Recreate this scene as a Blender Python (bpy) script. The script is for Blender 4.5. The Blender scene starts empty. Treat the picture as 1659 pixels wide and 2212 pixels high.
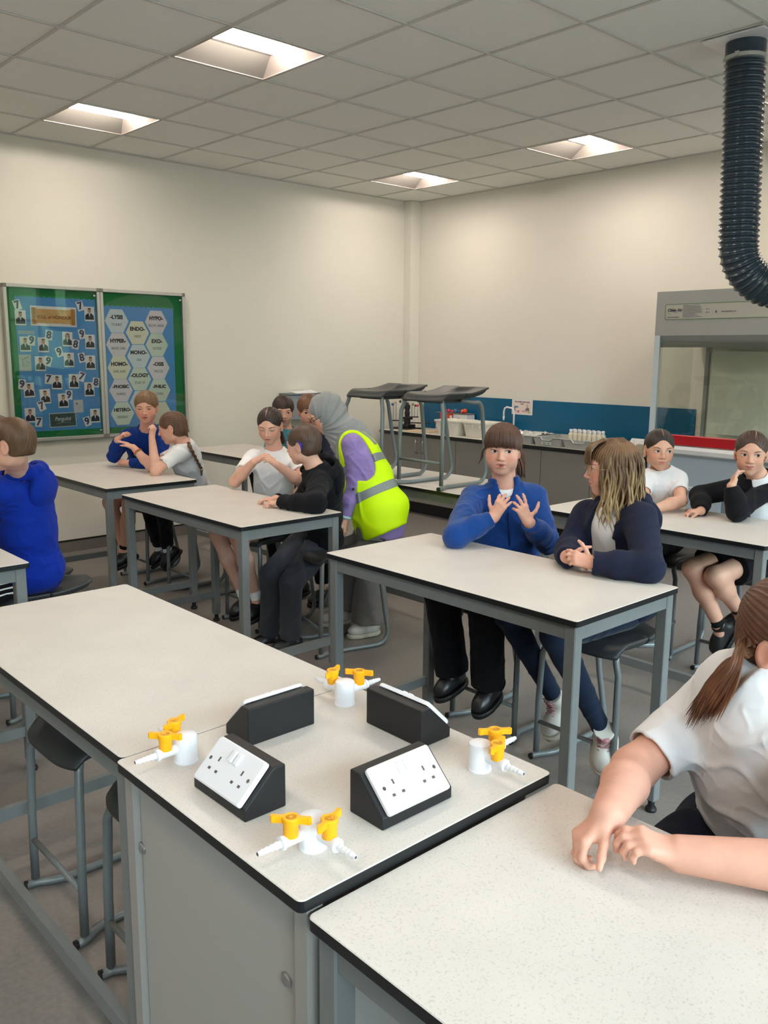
import bpy, bmesh, math, random
import numpy as np
from mathutils import Vector, Matrix
SC = bpy.context.scene
COL = SC.collection
PI = math.pi
# ------------------------------------------------------------------ camera
CAM = np.array([-3.114777, -3.257659, 1.622548])
FPX = 1867.148
RC = np.array([[0.7376000, -0.6751850, 0.0084539], [-0.1158006, -0.1388194, -0.9835241], [0.6652341, 0.7244684, -0.1805800]])
cd = bpy.data.cameras.new('camera')
cam = bpy.data.objects.new('camera', cd)
COL.objects.link(cam)
cd.sensor_fit = 'HORIZONTAL'
cd.sensor_width = 36.0
cd.lens = 36.0 * FPX / 1659.0
cd.clip_start = 0.05
m = Matrix.Identity(4)
for i in range(3):
    m[i][0] = RC[0][i]; m[i][1] = -RC[1][i]; m[i][2] = -RC[2][i]; m[i][3] = CAM[i]
cam.matrix_world = m
SC.camera = cam
# ------------------------------------------------------------------ view, world
SC.view_settings.view_transform = 'Standard'
SC.view_settings.look = 'None'
SC.view_settings.gamma = 1
SC.view_settings.use_curve_mapping = False
SC.view_settings.exposure = -0.12
SC.cycles.max_bounces = 8
SC.cycles.diffuse_bounces = 5
SC.cycles.caustics_reflective = False
SC.cycles.caustics_refractive = False
SC.cycles.sample_clamp_indirect = 6.0
w = bpy.data.worlds.new('sky'); SC.world = w; w.use_nodes = True
bgn = w.node_tree.nodes['Background']
bgn.inputs[0].default_value = (0.72, 0.88, 1.0, 1); bgn.inputs[1].default_value = 27.0
LAMP_STRENGTH = 70.0
LAMP_COLOUR = (1.0, 0.875, 0.765)

ZC = 3.1765      # ceiling height
YL = 3.566       # wall with the noticeboards
XR = 3.54        # wall with the worktop
YB = -5.0        # window wall behind
XB = -5.6        # wall behind the camera on the left
ZT = 0.838       # table top

def ray(u, v):
    return RC.T @ np.array([(u - 829.5) / FPX, (v - 1106) / FPX, 1.0])
def at(u, v, axis, val):      # where the sight line of a photo pixel meets the plane axis = val
    d = ray(u, v); return CAM + d * ((val - CAM[axis]) / d[axis])
def dep(P): return float((RC @ (np.asarray(P, float) - CAM))[2])
def atd(u, v, z): return CAM + ray(u, v) * z

# ------------------------------------------------------------------ object helpers
def tag(o, label=None, cat=None, group=None, kind=None):
    if label: o['label'] = label
    if cat: o['category'] = cat
    if group: o['group'] = group
    if kind: o['kind'] = kind
    return o
def empty(name, loc=(0, 0, 0), rz=0.0, parent=None):
    o = bpy.data.objects.new(name, None); COL.objects.link(o)
    o.location = loc; o.rotation_euler = (0, 0, rz); o.empty_display_size = 0.05
    if parent: o.parent = parent
    return o
def link(name, me, mats=None, parent=None, smooth=False, loc=None):
    o = bpy.data.objects.new(name, me); COL.objects.link(o)
    if mats is not None:
        for mm in (mats if isinstance(mats, (list, tuple)) else [mats]): me.materials.append(mm)
    if parent: o.parent = parent
    if loc is not None: o.location = loc
    if smooth: me.polygons.foreach_set('use_smooth', [True] * len(me.polygons))
    return o
def copy_tree(o, parent=None):
    c = o.copy(); COL.objects.link(c)
    if parent is not None: c.parent = parent
    for ch in [x for x in COL.objects if x.parent == o]: copy_tree(ch, c)
    return c
class MB:
    """collects shapes into one mesh"""
    def __init__(self): self.v = []; self.f = []; self.m = []; self.M = Matrix.Identity(4)
    def add(self, vs, fs, mi=0):
        o = len(self.v)
        self.v += [tuple(self.M @ Vector(p)) for p in vs]
        self.f += [tuple(i + o for i in q) for q in fs]; self.m += [mi] * len(fs)
        return self
    def box(self, a, b, mi=0, bev=0.0):
        x0, y0, z0 = a; x1, y1, z1 = b
        if bev > 0:
            c = bev; vs = []; 
            # chamfered box: 24 verts
            for sx in (0, 1):
                for sy in (0, 1):
                    for sz in (0, 1):
                        X = (x0, x1)[sx]; Y = (y0, y1)[sy]; Z = (z0, z1)[sz]
                        dx = c * (1 - 2 * sx); dy = c * (1 - 2 * sy); dz = c * (1 - 2 * sz)
                        vs += [(X, Y + dy, Z + dz), (X + dx, Y, Z + dz), (X + dx, Y + dy, Z)]
            bm = bmesh.new(); bv = [bm.verts.new(p) for p in vs]
            r = bmesh.ops.convex_hull(bm, input=bv)
            bmesh.ops.dissolve_limit(bm, angle_limit=0.02, verts=bm.verts, edges=bm.edges)
            bm.verts.ensure_lookup_table(); bm.verts.index_update()
            self.add([tuple(p.co) for p in bm.verts], [tuple(q.index for q in fc.verts) for fc in bm.faces], mi)
            bm.free(); return self
        vs = [(x0, y0, z0), (x1, y0, z0), (x1, y1, z0), (x0, y1, z0), (x0, y0, z1), (x1, y0, z1), (x1, y1, z1), (x0, y1, z1)]
        return self.add(vs, [(3, 2, 1, 0), (4, 5, 6, 7), (0, 1, 5, 4), (1, 2, 6, 5), (2, 3, 7, 6), (3, 0, 4, 7)], mi)
    def prism(self, poly, h0, h1, axis=2, mi=0, mi_top=None):
        n = len(poly)
        def P(p, h):
            if axis == 2: return (p[0], p[1], h)
            if axis == 0: return (h, p[0], p[1])
            return (p[0], h, p[1])
        vs = [P(p, h0) for p in poly] + [P(p, h1) for p in poly]
        fs = [tuple((i, (i + 1) % n, n + (i + 1) % n, n + i)) for i in range(n)]
        self.add(vs, fs + [tuple(range(n))[::-1]], mi)
        o = len(self.v) - 2 * n
        self.f.append(tuple(o + n + i for i in range(n))); self.m.append(mi if mi_top is None else mi_top)
        return self
    def cyl(self, p, q, r, r2=None, n=16, mi=0, caps=True):
        p = Vector(p); q = Vector(q); r2 = r if r2 is None else r2
        d = (q - p).normalized(); a = d.orthogonal().normalized(); b = d.cross(a)
        vs = []
        for c, rr in ((p, r), (q, r2)):
            for i in range(n):
                t = 2 * PI * i / n; vs.append(tuple(c + a * math.cos(t) * rr + b * math.sin(t) * rr))
        fs = [(i, (i + 1) % n, n + (i + 1) % n, n + i) for i in range(n)]
        if caps: fs += [tuple(range(n))[::-1], tuple(range(n, 2 * n))]
        return self.add(vs, fs, mi)
    def lathe(self, prof, c=(0, 0, 0), d=(0, 0, 1), n=24, mi=0):
        d = Vector(d).normalized(); a = d.orthogonal().normalized(); b = d.cross(a); c = Vector(c)
        vs = []; 
        for (r, h) in prof:
            for i in range(n):
                t = 2 * PI * i / n; vs.append(tuple(c + d * h + a * math.cos(t) * r + b * math.sin(t) * r))
        fs = []
        for k in range(len(prof) - 1):
            for i in range(n):
                j = (i + 1) % n; fs.append((k * n + i, k * n + j, (k + 1) * n + j, (k + 1) * n + i))
        fs += [tuple(range(n))[::-1], tuple(range((len(prof) - 1) * n, len(prof) * n))]
        return self.add(vs, fs, mi)
    def tube(self, pts, r, n=10, mi=0, caps=True, closed=False, flat=None):
        pts = [Vector(p) for p in pts]; N = len(pts)
        rs = r if isinstance(r, (list, tuple)) else [r] * N
        t0 = (pts[1] - pts[0]).normalized(); a = t0.orthogonal().normalized(); vs = []
        for i, p in enumerate(pts):
            if closed: t = (pts[(i + 1) % N] - pts[i - 1]).normalized()
            else: t = (pts[min(i + 1, N - 1)] - pts[max(i - 1, 0)]).normalized()
            a = (a - t * a.dot(t)).normalized(); b = t.cross(a)
            for k in range(n):
                th = 2 * PI * k / n; vs.append(tuple(p + a * math.cos(th) * rs[i] * (flat or 1) + b * math.sin(th) * rs[i]))
        fs = []
        for i in range(N if closed else N - 1):
            for k in range(n):
                j = (i + 1) % N
                fs.append((i * n + k, i * n + (k + 1) % n, j * n + (k + 1) % n, j * n + k))
        if caps and not closed: fs += [tuple(range(n))[::-1], tuple(range((N - 1) * n, N * n))]
        return self.add(vs, fs, mi)
    def ball(self, c, r, n=12, mi=0):
        rr = r if isinstance(r, (tuple, list)) else (r, r, r); vs = [(c[0], c[1], c[2] - rr[2])]
        for i in range(1, n):
            ph = PI * i / n - PI / 2
            for k in range(2 * n):
                th = PI * k / n; vs.append((c[0] + rr[0] * math.cos(ph) * math.cos(th), c[1] + rr[1] * math.cos(ph) * math.sin(th), c[2] + rr[2] * math.sin(ph)))
        vs.append((c[0], c[1], c[2] + rr[2])); m2 = 2 * n; fs = []
        for k in range(m2): fs.append((0, 1 + (k + 1) % m2, 1 + k))
        for i in range(n - 2):
            for k in range(m2): fs.append((1 + i * m2 + k, 1 + i * m2 + (k + 1) % m2, 1 + (i + 1) * m2 + (k + 1) % m2, 1 + (i + 1) * m2 + k))
        L = len(vs) - 1
        for k in range(m2): fs.append((L, 1 + (n - 2) * m2 + k, 1 + (n - 2) * m2 + (k + 1) % m2))
        return self.add(vs, fs, mi)
    def mesh(self, name='m'):
        me = bpy.data.meshes.new(name); me.from_pydata(self.v, [], self.f)
        me.polygons.foreach_set('material_index', self.m); me.update(); return me
    def build(self, name, mats, parent=None, smooth=False, loc=None, auto=False):
        o = link(name, self.mesh(name), mats, parent, smooth or auto, loc)
        if auto:
            try: o.data.set_sharp_from_angle(angle=math.radians(38))
            except Exception: pass
        return o
def rrect(x0, y0, x1, y1, r, n=5):
    out = []
    for cx, cy, a0 in ((x1 - r, y1 - r, 0), (x0 + r, y1 - r, 90), (x0 + r, y0 + r, 180), (x1 - r, y0 + r, 270)):
        for i in range(n + 1):
            a = math.radians(a0 + 90 * i / n); out.append((cx + r * math.cos(a), cy + r * math.sin(a)))
    return out
def arc(c, a, b, r, t0, t1, n=8):     # points c + r(cos t * a + sin t * b)
    c = Vector(c); a = Vector(a); b = Vector(b)
    return [tuple(c + a * r * math.cos(t0 + (t1 - t0) * i / n) + b * r * math.sin(t0 + (t1 - t0) * i / n)) for i in range(n + 1)]
def text_mesh(s, size, M, depth=0.0006, bold=0.0, align='CENTER', shear=0.0, sx=1.0):
    cu = bpy.data.curves.new('lettering', 'FONT'); cu.body = s; cu.size = size; cu.align_x = align; cu.align_y = 'CENTER'
    cu.extrude = depth; cu.offset = bold; cu.shear = shear; cu.resolution_u = 3
    ob = bpy.data.objects.new('t', cu); COL.objects.link(ob)
    dg = bpy.context.evaluated_depsgraph_get(); me = bpy.data.meshes.new_from_object(ob.evaluated_get(dg))
    COL.objects.unlink(ob); bpy.data.objects.remove(ob); bpy.data.curves.remove(cu)
    vs = [tuple(M @ Vector((q.co.x * sx, q.co.y, q.co.z))) for q in me.vertices]; fs = [tuple(q.vertices) for q in me.polygons]
    bpy.data.meshes.remove(me); return vs, fs
def basis(o, x, y, z=None):           # matrix with local x, y axes at origin o
    x = Vector(x).normalized(); y = Vector(y).normalized(); z = x.cross(y)
    M = Matrix.Identity(4)
    for i in range(3): M[i][0] = x[i]; M[i][1] = y[i]; M[i][2] = z[i]; M[i][3] = o[i]
    return M
# ------------------------------------------------------------------ materials
def lin(c):
    return tuple(((x / 255) / 12.92 if x / 255 <= 0.04045 else ((x / 255 + 0.055) / 1.055) ** 2.4) for x in c)
def mat(name, col, rough=0.5, metal=0.0, spec=0.5, noise=None, bump=None, sheen=0.0, coat=0.0, sss=0.0, attr=None, stretch=None):
    """col: sRGB 0-255. noise=(scale, amount) colour mottling; bump=(scale, strength)"""
    M = bpy.data.materials.new(name); M.use_nodes = True; nt = M.node_tree; N = nt.nodes; L = nt.links
    b = N['Principled BSDF']; c = lin(col) + (1,)
    b.inputs['Base Color'].default_value = c; b.inputs['Roughness'].default_value = rough
    b.inputs['Metallic'].default_value = metal; b.inputs['Specular IOR Level'].default_value = spec
    if sheen: b.inputs['Sheen Weight'].default_value = sheen
    if coat: b.inputs['Coat Weight'].default_value = coat
    if sss:
        b.inputs['Subsurface Weight'].default_value = sss; b.inputs['Subsurface Radius'].default_value = (0.012, 0.005, 0.003); b.inputs['Subsurface Scale'].default_value = 1.0
    tc = None
    if noise or bump: 
        tc = N.new('ShaderNodeTexCoord')
        src = tc.outputs['Object']
        if stretch:
            mp = N.new('ShaderNodeMapping'); mp.inputs['Scale'].default_value = stretch; L.new(src, mp.inputs['Vector']); src = mp.outputs['Vector']
    cur = None
    if attr:
        a = N.new('ShaderNodeAttribute'); a.attribute_name = attr; cur = a.outputs['Color']
        L.new(cur, b.inputs['Base Color'])
    if noise:
        t = N.new('ShaderNodeTexNoise'); t.inputs['Scale'].default_value = noise[0]; t.inputs['Detail'].default_value = 4
        L.new(src, t.inputs['Vector'])
        mr = N.new('ShaderNodeMapRange'); mr.inputs['From Min'].default_value = 0.3; mr.inputs['From Max'].default_value = 0.7
        mr.inputs['To Min'].default_value = 1 - noise[1]; mr.inputs['To Max'].default_value = 1 + noise[1]
        L.new(t.outputs['Fac'], mr.inputs['Value'])
        mx = N.new('ShaderNodeVectorMath'); mx.operation = 'SCALE'
        if cur is not None: L.new(cur, mx.inputs[0])
        else: mx.inputs[0].default_value = c[:3]
        L.new(mr.outputs['Result'], mx.inputs['Scale']); L.new(mx.outputs['Vector'], b.inputs['Base Color'])
    if bump:
        t = N.new('ShaderNodeTexNoise'); t.inputs['Scale'].default_value = bump[0]; t.inputs['Detail'].default_value = 5
        L.new(src, t.inputs['Vector'])
        bp = N.new('ShaderNodeBump'); bp.inputs['Strength'].default_value = bump[1]; bp.inputs['Distance'].default_value = bump[2] if len(bump) > 2 else 0.01
        L.new(t.outputs['Fac'], bp.inputs['Height']); L.new(bp.outputs['Normal'], b.inputs['Normal'])
    return M
def laminate(name, col, speck, scale=260, amt=0.35):
    M = mat(name, col, rough=0.42, spec=0.35); nt = M.node_tree; N = nt.nodes; L = nt.links; b = N['Principled BSDF']
    tc = N.new('ShaderNodeTexCoord')
    v = N.new('ShaderNodeTexNoise'); v.inputs['Scale'].default_value = scale; v.inputs['Detail'].default_value = 2; L.new(tc.outputs['Object'], v.inputs['Vector'])
    r = N.new('ShaderNodeMapRange'); r.inputs['From Min'].default_value = 0.56; r.inputs['From Max'].default_value = 0.72; r.inputs['To Max'].default_value = amt
    L.new(v.outputs['Fac'], r.inputs['Value'])
    n2 = N.new('ShaderNodeTexNoise'); n2.inputs['Scale'].default_value = 6; n2.inputs['Detail'].default_value = 6; L.new(tc.outputs['Object'], n2.inputs['Vector'])
    r2 = N.new('ShaderNodeMapRange'); r2.inputs['From Min'].default_value = 0.3; r2.inputs['From Max'].default_value = 0.7; r2.inputs['To Min'].default_value = 0.95; r2.inputs['To Max'].default_value = 1.03
    L.new(n2.outputs['Fac'], r2.inputs['Value'])
    mx = N.new('ShaderNodeMix'); mx.data_type = 'RGBA'; mx.inputs[6].default_value = lin(col) + (1,); mx.inputs[7].default_value = lin(speck) + (1,)
    L.new(r.outputs['Result'], mx.inputs[0])
    sc = N.new('ShaderNodeVectorMath'); sc.operation = 'SCALE'; L.new(mx.outputs[2], sc.inputs[0]); L.new(r2.outputs['Result'], sc.inputs['Scale'])
    L.new(sc.outputs['Vector'], b.inputs['Base Color'])
    return M
def pane_mat(name, tint, refl=0.08, transp=1.0):
    M = bpy.data.materials.new(name); M.use_nodes = True; nt = M.node_tree; N = nt.nodes; L = nt.links; N.clear()
    out = N.new('ShaderNodeOutputMaterial'); tr = N.new('ShaderNodeBsdfTransparent'); gl = N.new('ShaderNodeBsdfGlossy'); gl.inputs['Roughness'].default_value = 0.02
    tr.inputs[0].default_value = tint + (1,); lw = N.new('ShaderNodeFresnel'); lw.inputs['IOR'].default_value = 1.5
    ma = N.new('ShaderNodeMath'); ma.operation = 'MULTIPLY'; ma.inputs[1].default_value = refl / 0.04; ma.use_clamp = True; L.new(lw.outputs[0], ma.inputs[0])
    mx = N.new('ShaderNodeMixShader'); L.new(ma.outputs[0], mx.inputs[0]); L.new(tr.outputs[0], mx.inputs[1]); L.new(gl.outputs[0], mx.inputs[2]); L.new(mx.outputs[0], out.inputs[0])
    return M
def emis(name, col, s):
    M = bpy.data.materials.new(name); M.use_nodes = True; nt = M.node_tree; N = nt.nodes; N.clear()
    out = N.new('ShaderNodeOutputMaterial'); e = N.new('ShaderNodeEmission'); e.inputs[0].default_value = col + (1,); e.inputs[1].default_value = s
    nt.links.new(e.outputs[0], out.inputs[0]); return M
M_wall = mat('wall_paint', (228, 224, 214), 0.85, spec=0.2, noise=(1.2, 0.015), bump=(220, 0.05, 0.002))
M_lam = laminate('white_speckled_laminate', (214, 208, 200), (150, 145, 138))
M_edge = mat('black_core_edge', (22, 24, 26), 0.4, spec=0.4)
M_steel = mat('grey_powder_coat', (116, 119, 118), 0.45, spec=0.4, noise=(30, 0.03))
M_stool = mat('stool_tube_paint', (118, 124, 124), 0.38, spec=0.5, metal=0.2)
M_seat = mat('dark_grey_seat_plastic', (52, 54, 55), 0.45, spec=0.4, bump=(400, 0.1, 0.001))
M_rubber = mat('black_rubber', (14, 14, 15), 0.5)
M_cab = mat('light_grey_cabinet', (162, 158, 152), 0.5, spec=0.35)
M_cabb = mat('mid_grey_cabinet', (130, 127, 122), 0.5, spec=0.35)
M_white = mat('white_plastic', (232, 232, 236), 0.3, spec=0.5)
M_wsat = mat('white_enamel', (225, 228, 230), 0.35, spec=0.5)
M_blackbox = mat('black_grained_plastic', (26, 26, 28), 0.5, spec=0.4, bump=(300, 0.25, 0.001))
M_yellow = mat('yellow_plastic', (250, 176, 12), 0.38, spec=0.45)
M_chrome = mat('chrome', (200, 200, 202), 0.18, metal=1.0)
M_alu = mat('brushed_aluminium', (196, 194, 190), 0.35, metal=0.6)
M_hole = mat('dark_slot', (90, 80, 80), 0.6)
M_black = mat('matt_black', (16, 16, 18), 0.5)
# ================================================================== the room
def floor_mat():
    M = mat('grey_vinyl_floor', (122, 117, 112), 0.38, spec=0.35); nt = M.node_tree; N = nt.nodes; L = nt.links; b = N['Principled BSDF']
    tc = N.new('ShaderNodeTexCoord')
    n1 = N.new('ShaderNodeTexNoise'); n1.inputs['Scale'].default_value = 60; n1.inputs['Detail'].default_value = 8; L.new(tc.outputs['Object'], n1.inputs['Vector'])
    n2 = N.new('ShaderNodeTexNoise'); n2.inputs['Scale'].default_value = 700; n2.inputs['Detail'].default_value = 1; L.new(tc.outputs['Object'], n2.inputs['Vector'])
    ad = N.new('ShaderNodeMath'); ad.operation = 'ADD'; L.new(n1.outputs['Fac'], ad.inputs[0]); L.new(n2.outputs['Fac'], ad.inputs[1])
    r = N.new('ShaderNodeMapRange'); r.inputs['From Min'].default_value = 0.7; r.inputs['From Max'].default_value = 1.3; r.inputs['To Min'].default_value = 0.86; r.inputs['To Max'].default_value = 1.14
    L.new(ad.outputs[0], r.inputs['Value'])
    sc = N.new('ShaderNodeVectorMath'); sc.operation = 'SCALE'; sc.inputs[0].default_value = lin((128, 122, 117)); L.new(r.outputs['Result'], sc.inputs['Scale']); L.new(sc.outputs['Vector'], b.inputs['Base Color'])
    return M
def struct(name, mb, mats, **k):
    o = mb.build(name, mats, **k); o['kind'] = 'structure'; return o
struct('floor', MB().box((XB - .1, YB - .1, -0.1), (XR + .1, YL + .1, 0)), floor_mat())
# coved skirting with its black capping strip
M_cove = mat('coved_skirting', (118, 113, 109), 0.45)
sk = MB().box((XB, YL - 0.006, 0), (XR - .003, YL, 0.09)).box((XB, YL - 0.009, 0.09), (XR, YL, 0.102), 1)
struct('baseboard_left', sk, [M_cove, M_black])
sk = MB().box((XR - 0.006, YB, 0), (XR, YL, 0.09)).box((XR - 0.009, YB, 0.09), (XR, YL, 0.102), 1)
struct('baseboard_right', sk, [M_cove, M_black])
struct('wall_left', MB().box((XB - .1, YL, 0), (XR + .1, YL + .1, ZC + .1)), M_wall)
struct('wall_right', MB().box((XR, YB - .1, 0), (XR + .1, YL, ZC + .1)), M_wall)
struct('wall_rear', MB().box((XB - .1, YB, 0), (XB, YL, ZC + .1)), M_wall)
struct('trim_1', MB().box((XR - 0.135, YL - 0.105, 0), (XR, YL, ZC), bev=0.004), M_wall)   # boxed pipe in the corner
# window wall
WX = [(-5.0, -2.9), (-2.5, -0.4), (0.0, 2.1), (2.3, 3.4)]; WZ = (0.95, 2.75)
wb = MB(); xs = [XB - .1] + [q for a in WX for q in a] + [XR + .1]
wb.box((xs[0], YB - .25, 0), (xs[-1], YB, WZ[0])).box((xs[0], YB - .25, WZ[1]), (xs[-1], YB, ZC + .1))
for i in range(0, len(xs), 2): wb.box((xs[i], YB - .25, WZ[0]), (xs[i + 1], YB, WZ[1]))
struct('wall_window_side', wb, M_wall)
M_wf = mat('white_window_frame', (230, 230, 228), 0.4)
M_wp = pane_mat('window_glass', (0.97, 0.99, 0.98), 0.04)
for k, (a, b_) in enumerate(WX):
    f = MB()
    for (x0, x1, z0, z1) in ((a, b_, WZ[0], WZ[0] + .06), (a, b_, WZ[1] - .06, WZ[1]), (a, a + .06, WZ[0], WZ[1]), (b_ - .06, b_, WZ[0], WZ[1]), ((a + b_) / 2 - .03, (a + b_) / 2 + .03, WZ[0], WZ[1]), (a, b_, 2.1, 2.15)):
        f.box((x0, YB - .16, z0), (x1, YB - .1, z1))
    o = struct('window_%d' % (k + 1), f, M_wf)
    MB().box((a, YB - .135, WZ[0]), (b_, YB - .13, WZ[1])).build('window_pane', M_wp, o)
    ld = bpy.data.lights.new('daylight_portal', 'AREA'); ld.shape = 'RECTANGLE'; ld.size = b_ - a; ld.size_y = WZ[1] - WZ[0]
    ld.energy = 1; ld.cycles.is_portal = True
    lo = bpy.data.objects.new('daylight_portal', ld); COL.objects.link(lo); lo.location = ((a + b_) / 2, YB - .2, sum(WZ) / 2); lo.rotation_euler = (math.radians(90), 0, 0)
    lo['kind'] = 'structure'
# ground outside, and an added hedge raised to keep bright sky out of reflections
struct('trim_2', MB().box((-14, -24, -.4), (14, YB - .26, -.3)), mat('tarmac', (110, 108, 104), 0.9))
struct('hedge_screen', MB().box((-14, -25, -.4), (14, -24, 6.5)), mat('sky_screen_hedge', (70, 92, 60), 0.9, noise=(2, .4)))
# ceiling: 600 mm tiles in a T-bar grid, open where the luminaires sit
LIGHTS = [(-1, 1), (-1, 4), (4, 4), (4, 1), (-1, -2), (4, -2), (-1, -5), (4, -5), (-6, 1), (-6, -2), (-6, -5), (-6, 4)]
M_tile = mat('mineral_ceiling_tile', (242, 242, 238), 0.9, spec=0.15, noise=(90, 0.02), bump=(500, 0.2, 0.001))
M_tbar = mat('ceiling_t_bar', (206, 204, 198), 0.6)
cl = MB(); tb = MB(); G = 0.6
for i in range(-10, 6):
    for j in range(-9, 6):
        if (i, j) in LIGHTS: continue
        x0, x1, y0, y1 = i * G, (i + 1) * G, j * G, (j + 1) * G
        x0 = max(x0, XB - .05); x1 = min(x1, XR + .05); y0 = max(y0, YB - .05); y1 = min(y1, YL + .05)
        if x1 - x0 < .02 or y1 - y0 < .02: continue
        cl.add([(x0, y0, ZC + .004), (x1, y0, ZC + .004), (x1, y1, ZC + .004), (x0, y1, ZC + .004)], [(3, 2, 1, 0)])
cl.box((XB - .1, YB - .1, ZC + .12), (XR + .1, YL + .1, ZC + .15))
for i in range(-9, 6): tb.box((i * G - .009, YB, ZC - .002), (i * G + .009, YL, ZC + .003), 1)
for j in range(-8, 6): tb.box((XB, j * G - .009, ZC - .0025), (XR, j * G + .009, ZC + .0028), 1)
o = len(cl.v); cl.v += tb.v; cl.f += [tuple(i + o for i in q) for q in tb.f]; cl.m += tb.m
for (a, b_, c_, d_) in ((XB, XR, YL - .02, YL), ): cl.box((a, c_, ZC - .004), (b_, d_, ZC + .002), 1)
cl.box((XR - .02, YB, ZC - .004), (XR, YL, ZC + .002), 1)
struct('ceiling', cl, [M_tile, M_tbar])
# recessed luminaires
M_lamp = emis('lamp_diffuser', LAMP_COLOUR, LAMP_STRENGTH)
M_refl = mat('white_reflector', (178, 168, 162), 0.45)
lum = empty('ceiling_light', (0, 0, ZC))
hx = .285; tx = .20; ty = .12; zh = .070
f = MB()
R_ = [(-hx, -hx, 0.002), (hx, -hx, 0.002), (hx, hx, 0.002), (-hx, hx, 0.002)]; T_ = [(-tx - .07, -ty, zh), (tx + .02, -ty, zh), (tx + .02, ty, zh), (-tx - .06, ty, zh)]
f.add(R_ + T_, [(1, 5, 6, 2), (3, 7, 4, 0)], 0); f.add(R_ + T_, [(0, 4, 5, 1), (2, 6, 7, 3), (4, 7, 6, 5)], 1)
f.build('reflector', [M_refl, mat('dimmed_side_slope', (150, 146, 140), .6)], lum)  # long slopes coloured darker than the ends to look dimly lit
d = MB(); prof = [(-.110 + .155 * i / 10, .060 - .030 * math.sin(PI * i / 10)) for i in range(11)]
vs = []
for x in (-.27, .20):
    for (y, z) in prof: vs.append((x, y, z))
fs = [(i, i + 1, 12 + i, 11 + i) for i in range(10)] + [tuple(range(11)), tuple(range(11, 22))[::-1], (0, 11, 21, 10)]
d.add(vs, fs); d.build('diffuser', M_lamp, lum)
fr = MB()
for a, b_ in (((-.3, -.3), (.3, -.285)), ((-.3, .285), (.3, .3)), ((-.3, -.285), (-.285, .285)), ((.285, -.285), (.3, .285))): fr.box((a[0], a[1], -.003), (b_[0], b_[1], .004))
fr.build('light_frame', M_refl, lum)
LL = ['largest looking recessed ceiling light, near the top edge of the photo', 'recessed ceiling light close to the noticeboard wall at far left', 'small recessed ceiling light above the boxed corner of the room', 'recessed ceiling light nearest the grey ventilation hose']
for k, (i, j) in enumerate(LIGHTS):
    o = lum if k == 0 else copy_tree(lum)
    o.location = ((i + .5) * G, (j + .5) * G, ZC)
    tag(o, LL[k] if k < 4 else 'recessed square ceiling light of the row behind the camera', 'ceiling light', 'recessed ceiling lights' if k < 4 else 'ceiling lights behind the camera')
# blue splashback along the right wall
M_blue = mat('blue_splashback', (8, 92, 132), 0.25, spec=0.5)
tag(MB().box((XR - .012, 0.24, ZT + .002), (XR - .001, 3.36, 1.195)).build('splashback', M_blue), 'glossy blue splashback panel on the wall behind the worktop', 'splashback')

# ================================================================== tables
def table(name_label, x0, y0, z=ZT, front_rail=True, group='white topped laboratory tables', pedestal=False):
    t = empty('lab_table', (x0, y0, 0)); tag(t, name_label, 'table', group); W, Ln = .6, 1.2
    tp = MB(); ou = rrect(0, 0, W, Ln, .012); inn = rrect(.0015, .0015, W - .0015, Ln - .0015, .011)
    n = len(ou)
    tp.add([(p[0], p[1], z - .02) for p in ou] + [(p[0], p[1], z - .0015) for p in ou] + [(p[0], p[1], z) for p in inn],
           [tuple(range(n))[::-1]] + [(i, (i + 1) % n, n + (i + 1) % n, n + i) for i in range(n)])
    tp.add([(p[0], p[1], z - .0015) for p in ou] + [(p[0], p[1], z) for p in inn], [(i, (i + 1) % n, n + (i + 1) % n, n + i) for i in range(n)] + [tuple(range(n, 2 * n))], 1)
    tp.build('tabletop', [M_edge, M_lam], t)
    s = .04; i0 = .012
    for lx in (i0, W - i0 - s):
        for ly in (i0, Ln - i0 - s):
            lg = MB().box((lx, ly, .045), (lx + s, ly + s, z - .02), bev=.003).build('leg', M_steel, t)
            MB().lathe([(.012, .02), (.012, .046)], (lx + s / 2, ly + s / 2, 0)).lathe([(.019, 0), (.021, .008), (.018, .016), (.012, .02)], (lx + s / 2, ly + s / 2, 0)).build('levelling_foot', M_rubber, lg, smooth=False)
    a = MB(); zt = z - .02
    a.box((i0 + .004, i0 + s, zt - .05), (i0 + .03, Ln - i0 - s, zt)).box((W - i0 - .03, i0 + s, zt - .05), (W - i0 - .004, Ln - i0 - s, zt))
    a.box((i0 + s, i0 + .004, zt - .05), (W - i0 - s, i0 + .03, zt)).box((i0 + s, Ln - i0 - .03, zt - .05), (W - i0 - s, Ln - i0 - .004, zt))
    a.build('top_frame', M_steel, t)
    for ly in (i0 + .008, Ln - i0 - .032): MB().box((i0 + s, ly, .15), (W - i0 - s, ly + .024, .19)).build('end_rail', M_steel, t)
    if front_rail: MB().box((i0 + .008, i0 + s, .13), (i0 + .032, Ln - i0 - s, .17)).build('long_rail', M_steel, t)
    return t
TABLES = dict(
 T3=table('white lab table where the blue fleece child and the blond child sit', -1.01, -1.822),
 T2=table('white topped lab table where the black hoodie child leans on his forearms', -.986, .0227),
 T1=table('white lab table by the noticeboards, under the elbows of the child with a braid', -.96, 1.47),
 T4=table('empty white lab table in the foreground joined to the bench with gas taps', -2.424, -1.749),
 T5=table('white topped lab table at the right under the black cardigan child', .47, -1.73),
 ST=table('white topped lab table with two upturned-looking stools standing on it', .47, .02),
 T6=table('white topped lab table furthest back on the left, beyond the child in the white T-shirt', .47, 1.9),
 T0=table('white topped lab table cut off by the left edge, beside the royal blue hoodie', -2.557, -.032),
 NEAR=table('large white topped lab table nearest the camera at the lower right', -2.43, -3.552, z=.817))
TABLES['ST']['label'] = 'white topped lab table with two grey stools standing on top of it'
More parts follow.
